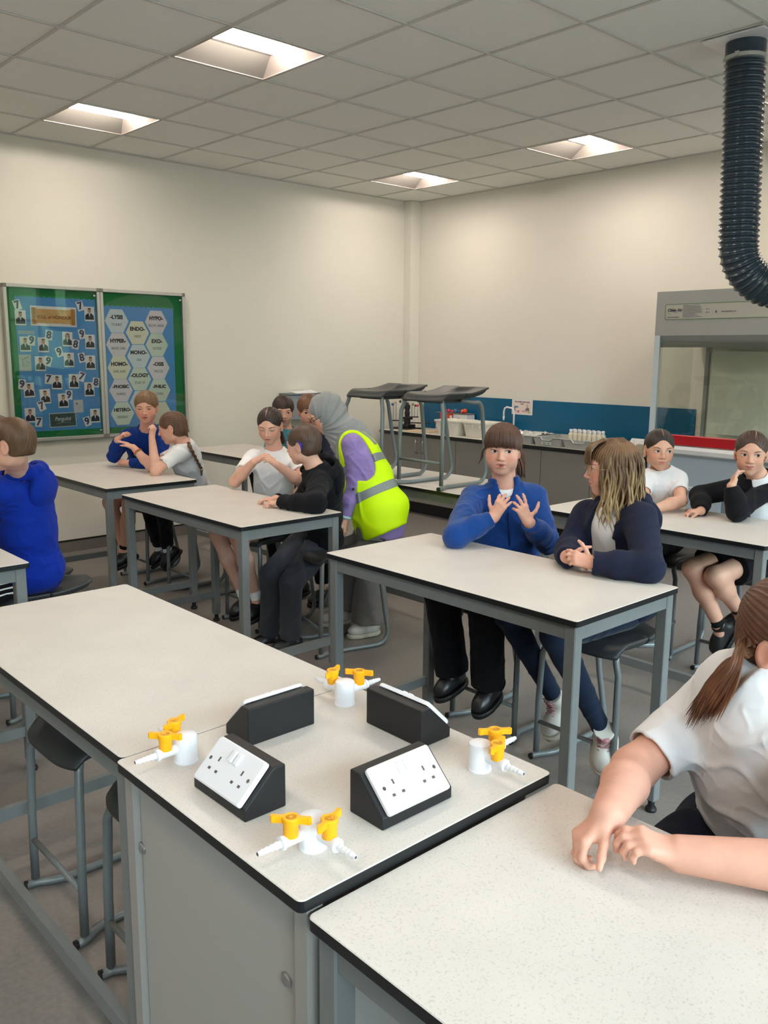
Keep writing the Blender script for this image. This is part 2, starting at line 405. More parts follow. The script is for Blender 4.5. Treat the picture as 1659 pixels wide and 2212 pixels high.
# ================================================================== service bench
sx0, sy0, sx1, sy1 = -2.437, -2.347, -1.837, -1.752
sb = empty('service_bench', (0, 0, 0)); tag(sb, 'square grey service bench carrying the four black socket boxes and yellow gas taps', 'bench')
tp = MB(); ou = rrect(sx0, sy0, sx1, sy1, .012); inn = rrect(sx0 + .0015, sy0 + .0015, sx1 - .0015, sy1 - .0015, .011); n = len(ou)
tp.add([(p[0], p[1], ZT - .02) for p in ou] + [(p[0], p[1], ZT - .0015) for p in ou], [tuple(range(n))[::-1]] + [(i, (i + 1) % n, n + (i + 1) % n, n + i) for i in range(n)])
tp.add([(p[0], p[1], ZT - .0015) for p in ou] + [(p[0], p[1], ZT) for p in inn], [(i, (i + 1) % n, n + (i + 1) % n, n + i) for i in range(n)] + [tuple(range(n, 2 * n))], 1)
tp.build('worktop', [M_edge, M_lam], sb)
MB().box((sx0 + .04, sy0 + .03, .03), (sx1 - .04, sy1 - .03, ZT - .021)).build('pedestal', M_cab, sb)
pn = MB().box((sx0 + .028, sy0 + .04, .06), (sx0 + .0385, sy1 - .04, ZT - .045), bev=.001).build('access_panel', M_cab, sb)
for (y, z) in ((-1.795, .66), (-2.275, .655)):
    MB().lathe([(.012, 0), (.012, .003), (.009, .005), (.004, .005)], (sx0 + .0275, y, z), (-1, 0, 0)).build('panel_lock', M_chrome, pn, auto=True)
fr = MB()
for y in (sy0 + .005, sy1 - .035): fr.box((sx0 + .015, y, .0), (sx0 + .045, y + .03, ZT - .021))
fr.box((sx0 + .02, sy0 + .035, ZT - .045), (sx0 + .045, sy1 - .035, ZT - .021))
fr.build('pedestal_frame', mat('warm_grey_frame', (150, 146, 140), .5), sb)
# --- double socket box
def socket_box(label, loc, rz):
    t = empty('socket_box', loc, rz); tag(t, label, 'socket box', 'black wedge socket boxes on the service bench')
    # local: plate faces -y, length along x
    D, H, Lh, lip, ft = .086, .080, .084, .022, .026
    pr_ = [(-D / 2, 0), (D / 2, 0), (D / 2, H), (D / 2 - ft, H), (-D / 2, lip)]
    hb = MB().prism(pr_, -Lh, Lh, axis=0); me = hb.mesh()
    o = link('housing', me, M_blackbox, t); md = o.modifiers.new('b', 'BEVEL'); md.width = .003; md.segments = 3; md.limit_method = 'ANGLE'
    s = Vector((0, D - ft, H - lip)).normalized(); nrm = Vector((0, -s.z, s.y)); c = Vector((0, (-D / 2 + D / 2 - ft) / 2, (lip + H) / 2))
    Mx = basis(c + nrm * .0015, (1, 0, 0), s)       # x right, y up-slope, z outwards
    p = MB(); p.M = Mx; ou = rrect(-.074, -.0435, .074, .0435, .006); inn = rrect(-.071, -.0405, .071, .0405, .005); n = len(ou)
    p.add([(q[0], q[1], 0) for q in ou] + [(q[0], q[1], .006) for q in ou] + [(q[0], q[1], .009) for q in inn], [(i, (i + 1) % n, n + (i + 1) % n, n + i) for i in range(n)] + [(n + i, n + (i + 1) % n, 2 * n + (i + 1) % n, 2 * n + i) for i in range(n)] + [tuple(range(2 * n, 3 * n))])
    po = p.build('socket_plate', M_white, t)
    for sx in (-1, 1):
        q = MB(); q.M = Mx; q.box((sx * .0085 - .0062, .010, .008), (sx * .0085 + .0062, .033, .0135), bev=.002); q.build('rocker_switch', M_white, po)
        h = MB(); h.M = Mx; cx = sx * .0365
        h.box((cx - .002, .002, .0085), (cx + .002, .011, .0093))
        for dx in (-.011, .011): h.box((cx + dx - .0034, -.0175, .0085), (cx + dx + .0034, -.0125, .0093))
        h.build('pin_slots', M_hole, po)
        w_ = MB(); w_.M = Mx; w_.lathe([(.0036, .0085), (.0036, .0094), (.001, .0094)], (sx * .060, .0025 * 0 + .001, 0)); w_.build('plate_screw', M_chrome, po)
    return t
socket_box('black wedge socket box at front left of the bench, double socket facing left', (-2.333, -2.028, ZT), -PI / 2)
socket_box('black wedge socket box at front right of the bench, nearest the camera', (-2.135, -2.243, ZT), 0)
socket_box('black wedge socket box at back left of the bench, plain back showing', (-2.126, -1.832, ZT), PI)
socket_box('black wedge socket box at back right of the bench, plain back showing', (-1.912, -2.027, ZT), PI / 2)
# --- gas tap: white post with two yellow levers
def gas_tap(label, loc, dirs, turns):
    t = empty('gas_tap', loc); tag(t, label, 'gas tap', 'white gas taps with yellow levers')
    MB().lathe([(.0235, 0), (.0235, .003), (.0225, .004), (.0225, .050), (.021, .0535), (.016, .0555), (.001, .056)]).build('post', M_white, t, auto=True)
    for (dx, dy), tn in zip(dirs, turns):
        zc = .030; d = (dx, dy, 0)
        v = MB(); v.lathe([(.0085, .018), (.0098, .024), (.0098, .058), (.0115, .058), (.0115, .064), (.007, .0645)], (0, 0, zc), d)
        vo = v.build('valve_body', M_white, t, auto=True)
        nz = MB(); pf = [(.0062, .064)]
        for k in range(4): h = .070 + k * .0085; pf += [(.0056 - k * .0004, h), (.0068 - k * .0005, h + .001), (.0050 - k * .0004, h + .0075)]
        pf += [(.0038, .1065)]
        nz.lathe(pf, (0, 0, zc), d); nz.lathe([(.0028, .1066), (.0024, .1068)], (0, 0, zc), d, mi=1)
        nz.build('hose_nozzle', [M_white, M_hole], t, auto=True)
        cx, cy = dx * .043, dy * .043; Lv = MB(); Lv.M = Matrix.Translation((cx, cy, 0)) @ Matrix.Rotation(tn, 4, 'Z')
        Lv.lathe([(.0122, zc + .006), (.0128, zc + .026), (.0142, zc + .031), (.0142, zc + .0375), (.0130, zc + .039), (.0088, zc + .039), (.0082, zc + .0375)], n=24)
        for s_ in (-1, 1):
            Lv.prism([(s_ * .009, -.0045), (s_ * .021, -.003), (s_ * .030, -.0045), (s_ * .0335, 0.0005), (s_ * .030, .0045), (s_ * .021, .003), (s_ * .009, .0045)], zc + .028, zc + .0385 + .001)
        lo = Lv.build('lever', M_yellow, t, auto=True)
        q = MB(); q.M = Matrix.Translation((cx, cy, 0)); q.lathe([(.008, zc + .0372), (.0075, zc + .0385), (.0035, zc + .038), (.0022, zc + .0392)], n=20); q.build('brass_cap', mat('gold_cap', (214, 150, 20), .3, metal=.4), lo, auto=True)
    return t
gas_tap('white gas tap with yellow levers at the front corner, nearest the camera', (-2.333, -2.243, ZT), [(-1, 0), (0, -1)], [2.3, .35])
gas_tap('white gas tap at the left of the bench, yellow levers one behind the other', (-2.333, -1.842, ZT), [(-1, 0), (0, 1)], [2.3, .45])
gas_tap('white gas tap with two yellow levers at the far corner of the bench', (-1.922, -1.832, ZT), [(1, 0), (0, 1)], [2.2, .45])
gas_tap('white gas tap with yellow levers at the right hand corner of the bench', (-1.93, -2.245, ZT), [(0, -1), (1, 0)], [.35, 2.5])

# ================================================================== stools
def make_stool():
    t = empty('lab_stool'); SW = .178                              # faces -x, width along y
    nx, ny = 22, 20; vs = []; 
    def top(u, v):            # u 0 front .. 1 back ; v -1..1
        hw = .185 - .018 * (1 - u) ** 3
        x = -.19 + .43 * u; y = v * hw
        nt_ = max(0, 1 - abs(v) / .38)
        x -= .085 * nt_ ** .8 * max(0, (u - .45) / .55) ** 1.2          # notch between the two flared rear lobes
        x -= .02 * (abs(v) ** 4) * (u > .5) - .03 * (abs(v) ** 4) * (u <= .5)
        z = .560 - .016 * (1 - v * v) * math.sin(PI * min(1, u * 1.1)) + .030 * max(0, (u - .62) / .38) ** 1.5 - .040 * max(0, (.16 - u) / .16) ** 2
        return x, y, z
    for k in (0, 1):
        for i in range(nx + 1):
            for j in range(ny + 1):
                u = i / nx; v = -1 + 2 * j / ny; x, y, z = top(u, v); e = min(1, min(u, 1 - u) * 9, (1 - abs(v)) * 9)
                vs.append((x, y, z - k * (.010 + .020 * e ** .5)))
    A = (nx + 1) * (ny + 1); fs = []
    for i in range(nx):
        for j in range(ny):
            a = i * (ny + 1) + j; fs.append((a, a + ny + 1, a + ny + 2, a + 1)); fs.append((A + a, A + a + 1, A + a + ny + 2, A + a + ny + 1))
    per = [i * (ny + 1) for i in range(nx + 1)] + [nx * (ny + 1) + j for j in range(1, ny + 1)] + [i * (ny + 1) + ny for i in range(nx - 1, -1, -1)] + [j for j in range(ny - 1, 0, -1)]
    n = len(per); fs += [(per[i], per[(i + 1) % n], A + per[(i + 1) % n], A + per[i]) for i in range(n)]
    s = MB().add(vs, fs); me = s.mesh(); o = link('seat', me, M_seat, t, smooth=True)
    bm = bmesh.new(); bm.from_mesh(me); bmesh.ops.recalc_face_normals(bm, faces=bm.faces); bm.to_mesh(me); bm.free()
    me.polygons.foreach_set('use_smooth', [True] * len(me.polygons))
    for s_ in (-1, 1):
        y = s_ * SW; r = .0125
        pts = [(-.10, s_ * .10, .528)] + arc((-.13, s_ * .128, .490), (0, 0, 1), (-.55, s_ * .83, 0), .036, 0, PI / 2, 6) + [(-.158, y - s_ * .004, .45), (-.165, y, .25), (-.168, y, .030)]
        MB().tube(pts, r, 12).build('front_leg', M_stool, t, smooth=True)
        # floor runner jogs inwards, then bends up into the raked rear leg that hooks under the seat
        ru = [(-.195, y + s_ * .004, .0135), (-.165, y, .0135), (-.13, y - s_ * .02, .0135), (-.09, y - s_ * .035, .0135), (.18, y - s_ * .035, .0135)] + \
             arc((.19, y - s_ * .035, .0835), (0, 0, -1), (1, 0, 0), .07, 0.2, PI / 2 + .2, 8) + [(.225, y - s_ * .025, .28), (.195, y - s_ * .02, .46)] + \
             arc((.150, y - s_ * .02, .462), (1, 0, 0), (0, 0, 1), .04, .1, PI / 2 + .3, 6) + [(.04, y - s_ * .05, .515)]
        MB().tube(ru, r, 12).build('side_frame', M_stool, t, smooth=True)
        MB().cyl((-.199, y + s_ * .0045, .0135), (-.190, y + s_ * .004, .0135), .0128, n=12).build('end_plug', M_rubber, t)
    MB().tube([(-.167, -SW, .16), (-.167, SW, .16)], .009, 10).build('footrest', M_stool, t, smooth=True)
    MB().box((-.11, -.10, .500), (.11, .10, .536), bev=.006).build('seat_bracket', M_seat, t)
    return t
stool0 = make_stool(); used_stool = [False]
def stool(label, x, y, z=0, rz=0.0, group='dark grey lab stools on tube frames'):
    s = copy_tree(stool0) if used_stool[0] else stool0
    used_stool[0] = True; s.location = (x, y, z); s.rotation_euler = (0, 0, rz); tag(s, label, 'stool', group); return s
stool('dark grey lab stool standing on the table, the right hand one of the pair', .645, .345, ZT)
stool('dark grey lab stool standing on the table, left of the pair, behind the hi-vis vest', .645, .86, ZT)
stool('dark grey lab stool tucked under the foreground table, left of the two beside the pedestal', -2.10, -.945)
stool('dark grey lab stool tucked under the foreground table, half hidden by the grey pedestal', -2.10, -1.465)
stool('dark grey lab stool under the child in the blue fleece', -.21, -.925)
stool('dark grey lab stool under the child with long blond hair', -.25, -1.43, 0)
stool('dark grey lab stool under the child in the black hoodie', -.15, .37, 0, -.25)
stool('dark grey lab stool under the child in the white T-shirt at the middle table', -.18, 1.0)
stool('dark grey lab stool under the child with the braid', -.14, 1.80)
stool('dark grey lab stool under the child in the dark blue jumper', -.17, 2.40)
stool('dark grey lab stool whose two rear lobes show behind the royal blue hoodie', -1.72, .66)
stool('dark grey lab stool under the child in the black cardigan', 1.20, -1.36)
stool('dark grey lab stool under the child in the white polo shirt at the back right', 1.22, -.84)
stool('dark grey lab stool under the child in the white polo shirt nearest the camera', -1.60, -2.62)
# ================================================================== noticeboards
M_green = mat('green_display_paper', (24, 124, 66), 0.8, noise=(3, .06))
M_bluep = mat('blue_display_paper', (84, 152, 216), 0.8, noise=(4, .04))
M_card = mat('white_card', (236, 238, 240), 0.6)
M_bpane = pane_mat('noticeboard_glass', (0.99, 0.99, 0.99), 0.03)
M_suit = mat('dark_blazer_print', (40, 42, 50), 0.7); M_face = mat('face_print', (196, 150, 130), 0.7); M_shirt = mat('white_shirt_print', (225, 225, 230), .7)
M_ink = mat('black_ink', (28, 26, 28), 0.7); M_digit = mat('navy_digit_print', (62, 70, 112), 0.7)
YP = YL - .03
BT = lambda y=YL - .040: basis((0, y, 0), (1, 0, 0), (0, 0, 1))      # lettering plane on the left wall, facing -y
def board(name_label, x0, x1, z0, z1, paper):
    b = empty('noticeboard', (x0, YL, z0)); tag(b, name_label, 'noticeboard'); W = x1 - x0; H = z1 - z0
    MB().box((.01, -.028, .01), (W - .01, -.002, H - .01)).build('backing', M_green, b)
    MB().box((paper[0] - x0, -.030, paper[2] - z0), (paper[1] - x0, -.0282, paper[3] - z0)).build('blue_paper', M_bluep, b)
    f = MB(); t = .026
    for (a, c, e, g) in ((0, W, 0, t), (0, W, H - t, H), (0, t, t, H - t), (W - t, W, t, H - t)): f.box((a, -.055, c * 0 + e), (c, 0, g), bev=.003)
    f.build('frame', M_alu, b)
    q = MB()
    for cx in (0, W - t): 
        for cz in (0, H - t): q.box((cx - .001, -.057, cz - .001), (cx + t + .001, -.001, cz + t + .001), bev=.003)
    q.build('corner_joint', mat('grey_corner_plastic', (120, 118, 114), .5), b)
    MB().box((t - .004, -.052, t - .004), (W - t + .004, -.049, H - t + .004)).build('glass_door', M_bpane, b)
    for cz in (.06, H - .06): MB().lathe([(.009, 0), (.009, .006), (.006, .008)], (W - t - .02, -.052, cz), (0, -1, 0)).build('door_lock', M_chrome, b, auto=True)
    # scalloped border trimming
    g = MB(); n = int((paper[1] - paper[0]) / .045)
    for k in range(n):
        cx = paper[0] - x0 + .02 + k * .045; zt = paper[3] - z0
        g.prism([(cx + .0225 * math.cos(a), zt + .004 - .014 * math.sin(a) if 0 <= a <= PI else zt) for a in [PI * i / 8 for i in range(9)]], -.0315, -.0302, axis=1)
    g.build('scalloped_border', mat('bright_green_border', (34, 140, 74), .7), b)
    return b
board('glazed noticeboard with the Roll of Honour scroll and portrait cards on blue paper', -.748, .002, .925, 2.112, (-.66, -.03, 1.0, 2.03))
board('glazed noticeboard with pastel hexagon word cards on blue paper, right of the other', .004, .765, .925, 2.112, (.03, .66, 1.0, 1.99))
def card_obj(name, cx, cz, w_, h_, ang, label, cat, group, art, mats, lift=0.0, base=M_card):
    """a thin card pinned on a board; art(mb) draws in local x right, y up, z out; slot 0 is the card"""
    mb = MB(); mb.M = basis((0, 0, 0), (math.cos(ang), 0, math.sin(ang)), (-math.sin(ang), 0, math.cos(ang)))
    mb.box((-w_ / 2, -h_ / 2, 0), (w_ / 2, h_ / 2, .0008))
    art(mb)
    o = mb.build(name, [base] + mats, None, loc=(cx, YP - .0012 - lift, cz)); tag(o, label, cat, group); return o
def quad(mb, x0, y0, x1, y1, z, mi): mb.add([(x0, y0, z), (x1, y0, z), (x1, y1, z), (x0, y1, z)], [(0, 1, 2, 3)], mi)
def disc(mb, cx, cy, rx, ry, z, mi, n=14, a0=0, a1=2 * PI):
    mb.add([(cx + rx * math.cos(a0 + (a1 - a0) * i / n), cy + ry * math.sin(a0 + (a1 - a0) * i / n), z) for i in range(n)], [tuple(range(n))], mi)
def bpix(u, v):
    P = at(u, v, 1, YP); return P[0], P[2]
def cp(u, v):      # photo pixel read in the 1413-wide detail crop of the left board
    return bpix(u * 230 / 1413, 600 + v * 360 / 2212)
def portrait(mb, hair=2, long=False):
    z = .0011
    mb.add([(-.036, -.045, z), (.036, -.045, z), (.034, -.012, z), (.014, .004, z), (-.014, .004, z), (-.034, -.012, z)], [tuple(range(6))], 1)
    mb.add([(-.007, .004, z + .0002), (.0, -.028, z + .0002), (.007, .004, z + .0002)], [(0, 1, 2)], 3)
    disc(mb, 0, .024, .0135, .019, z + .0004, 2); disc(mb, 0, .034, .0150, .012, z + .0006, 1, a0=0, a1=PI + .01)
    if long:
        quad(mb, -.017, -.012, -.011, .034, z + .0006, 1); quad(mb, .011, -.012, .017, .034, z + .0006, 1)
PC = [(270, 530, 0, 'portrait card of a pupil in a dark blazer, below a 7 beside the scroll', 0), (1185, 480, 0, 'portrait card of a pupil with a light tie, at the right of the scroll', 0),
      (335, 880, 0, 'portrait card under the small name strip, a 9 card overlapping its corner', 0), (575, 890, 0, 'portrait card with an 8 card touching its top right corner', 0),
      (893, 815, -.03, 'portrait card of a pupil with long dark hair, in the row under the scroll', 1), (1195, 850, 0, 'portrait card at the right edge with a 9 card at its top left', 0),
      (535, 1140, 0, 'portrait card next to the blank leafy card, with a 9 at its right', 0), (915, 1090, 0, 'portrait card in the middle of the board with a faded 9 beside it', 0),
      (1200, 1125, 0, 'portrait card at the right edge with an 8 card at its left', 0), (385, 1490, .05, 'portrait card with a 9 card at its upper left, near the lower left', 0),
      (755, 1385, -.03, 'portrait card half washed out by the bright reflection', 0), (980, 1375, -.03, 'portrait card of a long haired pupil beside a tilted 7', 1),
      (1185, 1480, 0, 'portrait card of a pupil with very long hair, below the right hand 8', 1), (600, 1575, .05, 'portrait card with a 7 card at its lower left', 0),
      (840, 1630, .02, 'portrait card with a 9 card at its upper right, above the chalkboard sign', 0), (400, 1825, 0, 'portrait card at the bottom left with a 7 at its lower right', 0),
      (1262, 1830, 0, 'portrait card at the bottom right corner with a 9 at its left', 0)]
for (u, v, a, lb, lg) in PC:
    x, z = cp(u, v); card_obj('portrait_card', x, z, .082, .112, a, lb, 'card', 'portrait cards on the left noticeboard', lambda mb, lg=lg: portrait(mb, long=bool(lg)), [M_suit, M_face, M_shirt])
NC = [(225, 360, .3, '7', 'at the top left corner of the board'), (1060, 375, .3, '7', 'at the right end of the scroll'), (415, 833, -.12, '9', 'overlapping the portrait under the name strip'),
      (645, 762, -.15, '8', 'in the row below the scroll, left half'), (1000, 885, -.2, '8', 'right below the scroll, by a long haired portrait'), (1085, 748, .18, '9', 'tilted at the right below the scroll'),
      (785, 985, .3, '9', 'faded and tilted, in the middle of the board'), (1083, 1062, .18, '8', 'beside the right edge portrait, third row'), (635, 1108, -.3, '9', 'beside the portrait next to the leafy card'),
      (290, 1415, -.1, '9', 'at the left edge, lower half'), (640, 1345, -.1, '7', 'in the bright reflection band'), (1080, 1312, -.35, '7', 'tilted beside a long haired portrait'),
      (1270, 1390, -.12, '8', 'touching the right frame'), (550, 1700, .35, '7', 'tilted, lower middle left'), (912, 1555, -.08, '9', 'above the chalkboard sign'),
      (512, 1915, -.08, '7', 'at the bottom left of the board'), (1155, 1905, .3, '9', 'at the bottom right of the board')]
for k, (u, v, a, s, lb) in enumerate(NC):
    x, z = cp(u, v)
    def art(mb, s=s):
        vs, fs = text_mesh(s, .078, Matrix.Translation((0, 0, .0014)), .0004, .003); mb.add(vs, fs, 1)
    card_obj('number_card', x, z, .055, .075, a, 'small white card with a navy %s, %s' % (s, lb), 'card', 'number cards on the left noticeboard', art, [M_digit], lift=.0022)
# scroll
x, z = cp(712, 515)
def art(mb):
    mb.box((-.155, -.053, .001), (.155, .053, .002), 1)
    for s_ in (-1, 1): mb.cyl((s_ * .152, -.062, .0055), (s_ * .152, .062, .0055), .0045, n=10, mi=2); mb.box((s_ * .152 - .018, -.062, .0009), (s_ * .152 + .018, .062, .0035), 2)
    vs, fs = text_mesh('ROLL of HONOUR', .034, Matrix.Translation((0, -.008, .0022)), .0003, .0006); mb.add(vs, fs, 3)
card_obj('scroll_sign', x, z, .36, .15, -.01, 'parchment scroll banner reading ROLL of HONOUR', 'sign', None, art, [mat('parchment', (218, 176, 116), .8, noise=(18, .12)), mat('parchment_roll', (188, 140, 78), .8), mat('brown_ink', (120, 70, 34), .8)])
# name strip, leafy card, faint card, chalkboard
x, z = cp(348, 725); card_obj('name_strip', x, z, .118, .022, 0, 'narrow pale grey lettered strip above a portrait card', 'sign', None, lambda mb: quad(mb, -.05, -.004, .05, .004, .0012, 1), [mat('grey_ink', (150, 156, 170), .8)], base=mat('pale_strip', (176, 190, 212), .7))
x, z = cp(333, 1130)
def art(mb):
    random.seed(3)
    for k in range(26): disc(mb, random.uniform(-.032, .032), random.uniform(-.03, .045), random.uniform(.003, .008), random.uniform(.003, .007), .0010 + k * 1e-5, 1 + k % 2, 8)
card_obj('leafy_card', x, z, .092, .125, 0, 'pale card with a faint green leafy drawing, at the left of the third row', 'card', None, art, [mat('leaf_print', (134, 160, 140), .8), mat('leaf_print_pale', (170, 186, 172), .8)], base=mat('pale_card', (192, 202, 204), .7))
x, z = cp(1040, 1705)
def art(mb):
    disc(mb, -.012, .022, .010, .007, .0012, 1); mb.tube([(-.01, -.03, .001), (.02, .0, .001), (-.02, .01, .001)], .0012, 4, 1)
card_obj('sketch_card', x, z, .078, .100, .02, 'pale card with a faint grey sketch, right above the chalkboard sign', 'card', None, art, [mat('sketch_ink', (120, 126, 134), .8)], base=mat('pale_grey_card', (196, 202, 210), .7))
x, z = cp(835, 1885)
def art(mb):
    quad(mb, -.104, -.051, .104, .051, .0010, 1)
    vs, fs = text_mesh('Penguins', .046, Matrix.Translation((0, .008, .0014)), .0002, 0, shear=.25, sx=.8); mb.add(vs, fs, 2)
    mb.tube([(-.05, -.028, .0013), (0, -.02, .0013), (.06, -.022, .0013)], .0008, 4, 2)
card_obj('chalkboard_sign', x, z, .215, .110, .015, 'dark chalkboard style sign with white handwriting at the foot of the board', 'sign', None, art, [mat('chalkboard_print', (66, 86, 84), .7, noise=(25, .2)), mat('chalk_ink', (214, 222, 220), .8)])
# hexagon word cards (right board)
hexes = [(908, 373, 'LYSIS', '-LYSIS', 'TO BURST', 0), (1070, 465, 'ENDO', 'ENDO-', 'INSIDE', 2), (1216, 382, 'HYPO', 'HYPO-', 'BELOW, UNDER', 1), (920, 558, 'HYPER', 'HYPER-', 'ABOVE, OVER', 1),
         (1222, 560, 'EXO', 'EXO-', 'OUTSIDE', 3), (1080, 648, 'MONO', 'MONO-', 'ONE', 0), (930, 738, 'HOMO', 'HOMO-', 'SAME, ALIKE', 2), (1234, 738, 'OSIS', '-OSIS', 'PROCESS', 1),
         (1088, 826, 'OLOGY', '-OLOGY', 'STUDY OF', 3), (942, 914, 'PHOBIC', '-PHOBIC', 'FEARING', 1), (1242, 912, 'PHILIC', '-PHILIC', 'LOVING', 3), (955, 1094, 'HETERO', 'HETERO-', 'DIFFERENT', 3), (1100, 1005, '', '', '', 0), (1250, 1090, '', '', '', 2)]
HXM = [mat('pale_blue_card', (216, 230, 236), .7), mat('pale_lilac_card', (230, 224, 232), .7), mat('pale_yellow_card', (234, 234, 210), .7), mat('pale_green_card', (214, 230, 214), .7)]
cn = ['pale blue', 'pale lilac', 'pale yellow', 'pale green']
for (u, v, nm, big, small, c) in hexes:
    x, z = bpix(u * 460 / 1659, 590 + v * 410 / 1479)
    mb = MB(); mb.M = basis((0, 0, 0), (1, 0, 0), (0, 0, 1)); r = .108
    mb.prism([(r * math.cos(PI / 3 * i) * .96, r * math.sin(PI / 3 * i)) for i in range(6)], 0, .0010)
    if big:
        a, b_ = text_mesh(big, .042 if len(big) < 7 else .037, Matrix.Translation((0, .030, .0013)), .0003, .0022); mb.add(a, b_, 1)
        a, b_ = text_mesh(small, .030, Matrix.Translation((0, -.030, .0013)), .0003, 0, sx=.66); mb.add(a, b_, 1)
    o = mb.build('hexagon_card', [HXM[c], M_ink], None, loc=(x, YP - .0012, z))
    tag(o, ('%s hexagon card reading %s' % (cn[c], big)) if big else '%s hexagon card mostly hidden by the seated child' % cn[c], 'card', 'hexagon word cards on the right noticeboard')

# ================================================================== worktop run on the right wall
XF = 3.0
base = [(3.46, 3.565), (2.93, 3.46), (2.40, 2.93), (1.40, 2.40), (.40, 1.40)]
wt = MB(); wt.box((XF - .02, .30, ZT - .03), (XR - .012, 3.46, ZT - .0015)); wt.box((XF - .018, .302, ZT - .0015), (XR - .012, 3.46, ZT), 1)
tag(wt.build('worktop', [M_edge, M_lam]), 'long white worktop with a black edge along the blue splashback', 'worktop')
tag(MB().box((XF + .10, .34, 0), (XR - .02, 3.45, .13)).build('plinth', M_black), 'black recessed plinth under the grey base cabinets', 'plinth')
def cabinet(label, y0, y1, doors, handles):
    t = empty('base_cabinet', (XF, y0, 0)); tag(t, label, 'cabinet', 'grey base cabinets under the worktop'); W = y1 - y0
    MB().box((.02, .002, .13), (XR - XF - .025, W - .002, ZT - .031)).build('carcass', M_cabb, t)
    e = [0] + doors + [W]
    for k in range(len(e) - 1):
        d = MB().box((0, e[k] + .003, .135), (.018, e[k + 1] - .003, ZT - .036), bev=.001).build('door', M_cabb, t)
        hy = None
        if handles: hy = e[k] + .05 if k == 1 else e[k + 1] - .05
        if hy: 
            MB().tube([(.0, hy, .635), (-.026, hy, .640), (-.030, hy, .66), (-.030, hy, .745), (-.026, hy, .765), (0, hy, .770)], .005, 8).build('handle', M_chrome, d, smooth=True)
cabinet('grey base cabinet with two long chrome handles, left of the white tubs', 2.39, 3.44, [.475], True)
cabinet('grey base cabinet with plain doors behind the head of the blue fleece child', 1.375, 2.39, [.5], False)
cabinet('grey base cabinet with plain doors behind the blond child', .36, 1.375, [.5], False)

# ------------------------------------------------------------------ things on the worktop
def Z(u, v, z=ZT): return at(u, v, 2, z)
# orrery
M_steelrod = mat('dark_rod', (40, 40, 42), .4)
p = np.array([3.25, 3.325, ZT])
t = empty('orrery', p); tag(t, 'black motorised planet model with a white globe on top', 'planet model')
MB().box((-.10, -.13, 0), (.10, .13, .016), bev=.004).box((-.06, -.07, .016), (.06, .07, .05), bev=.006).build('base', M_black, t)
MB().lathe([(.034, .05), (.034, .12), (.024, .13), (.028, .17), (.022, .20), (.030, .215), (.030, .25), (.018, .262), (.012, .28)], (0, 0, 0)).box((-.04, -.045, .10), (.04, .045, .125), bev=.003).build('column', M_black, t)
MB().ball((0, 0, .307), .031, 10).build('sun_globe', M_white, t, smooth=True)
for (ang, L_, z0, pz) in ((2.2, .16, .08, [.24, .26]), (-.6, .12, .12, [.22, .235, .23]), (-1.0, .24, .06, [.22])):
    d = (math.cos(ang), math.sin(ang)); ar = MB().box((0, -.008, z0), (L_, .008, z0 + .012)); ar = MB(); ar.M = Matrix.Rotation(ang + PI / 2 - PI / 2, 4, 'Z'); ar.box((0, -.008, z0), (L_, .008, z0 + .012), bev=.002)
    ao = ar.build('arm', M_black, t)
    for k, h in enumerate(pz):
        q = L_ - .01 - k * .03; MB().cyl((d[0] * q, d[1] * q, z0), (d[0] * q, d[1] * q, h + .02 * k), .0022, n=6).build('planet_rod', M_steelrod, ao)
for (x, y, z, r, c) in ((-.088, .13, .255, .016, (54, 96, 170)), (-.082, .10, .275, .010, (236, 150, 60)), (-.03, .075, .285, .015, (46, 92, 96)), (.09, -.062, .245, .014, (222, 70, 70)), (.07, -.05, .245, .012, (96, 40, 44)), (.045, -.04, .26, .013, (130, 120, 84))):
    MB().ball((x, y, z), r, 8).build('planet', mat('planet_%d' % int(r * 1e4 + c[0]), c, .4), t, smooth=True)
# cardboard model box with planets on top
t = empty('planet_box', (3.455, 2.80, ZT)); tag(t, 'orange and white cardboard box model behind the white tubs', 'box')
M_or = mat('orange_card', (224, 84, 40), .6); M_rd = mat('red_card', (200, 52, 48), .6)
bx = MB().box((-.055, -.0, 0), (.055, .19, .185)); bx.build('orange_side', M_or, t)
MB().box((-.058, -.19, 0), (.055, -.001, .18)).build('white_side', M_white, t)
MB().box((-.070, -.20, .186), (.065, .24, .190)).build('lid', mat('grey_lid_card', (120, 112, 116), .6), t)
for y in (.015, .135):
    for z in (.02, .115): MB().box((-.0575, y - .008, z - .01), (-.0545, y + .043, z + .058), 0).box((-.059, y, z), (-.056, y + .035, z + .05), 1).build('window_flap', [M_rd, M_card], t)
MB().box((-.0595, -.17, .05), (-.0582, -.07, .056)).box((-.0595, -.16, .10), (-.0582, -.12, .104)).box((-.0595, -.09, .12), (-.0582, -.05, .145)).build('print', M_ink, t)
for k, (y, z, r, c, w1) in enumerate([(.15, .245, .018, (214, 60, 96), 'deep pink ball at the left end of the row'), (.105, .262, .017, (222, 64, 104), 'pink ball, second in the row'), (.055, .254, .015, (226, 66, 106), 'small pink ball, third in the row'), (.005, .250, .021, (70, 120, 160), 'blue and white ball'), (-.04, .244, .017, (24, 78, 104), 'dark teal ball'), (-.085, .244, .020, (236, 120, 100), 'salmon ball'), (-.12, .234, .025, (238, 84, 44), 'orange red ball at the right end of the row')]):
    tag(MB().ball((0, 0, 0), r, 10).build('model_planet', mat('ball_%d' % k, c, .35, noise=(40, .2)), None, smooth=True, loc=(3.44, 2.80 + y, ZT + .190 + r)), w1 + ' on the cardboard box', 'ball', 'painted model planets on the cardboard box')
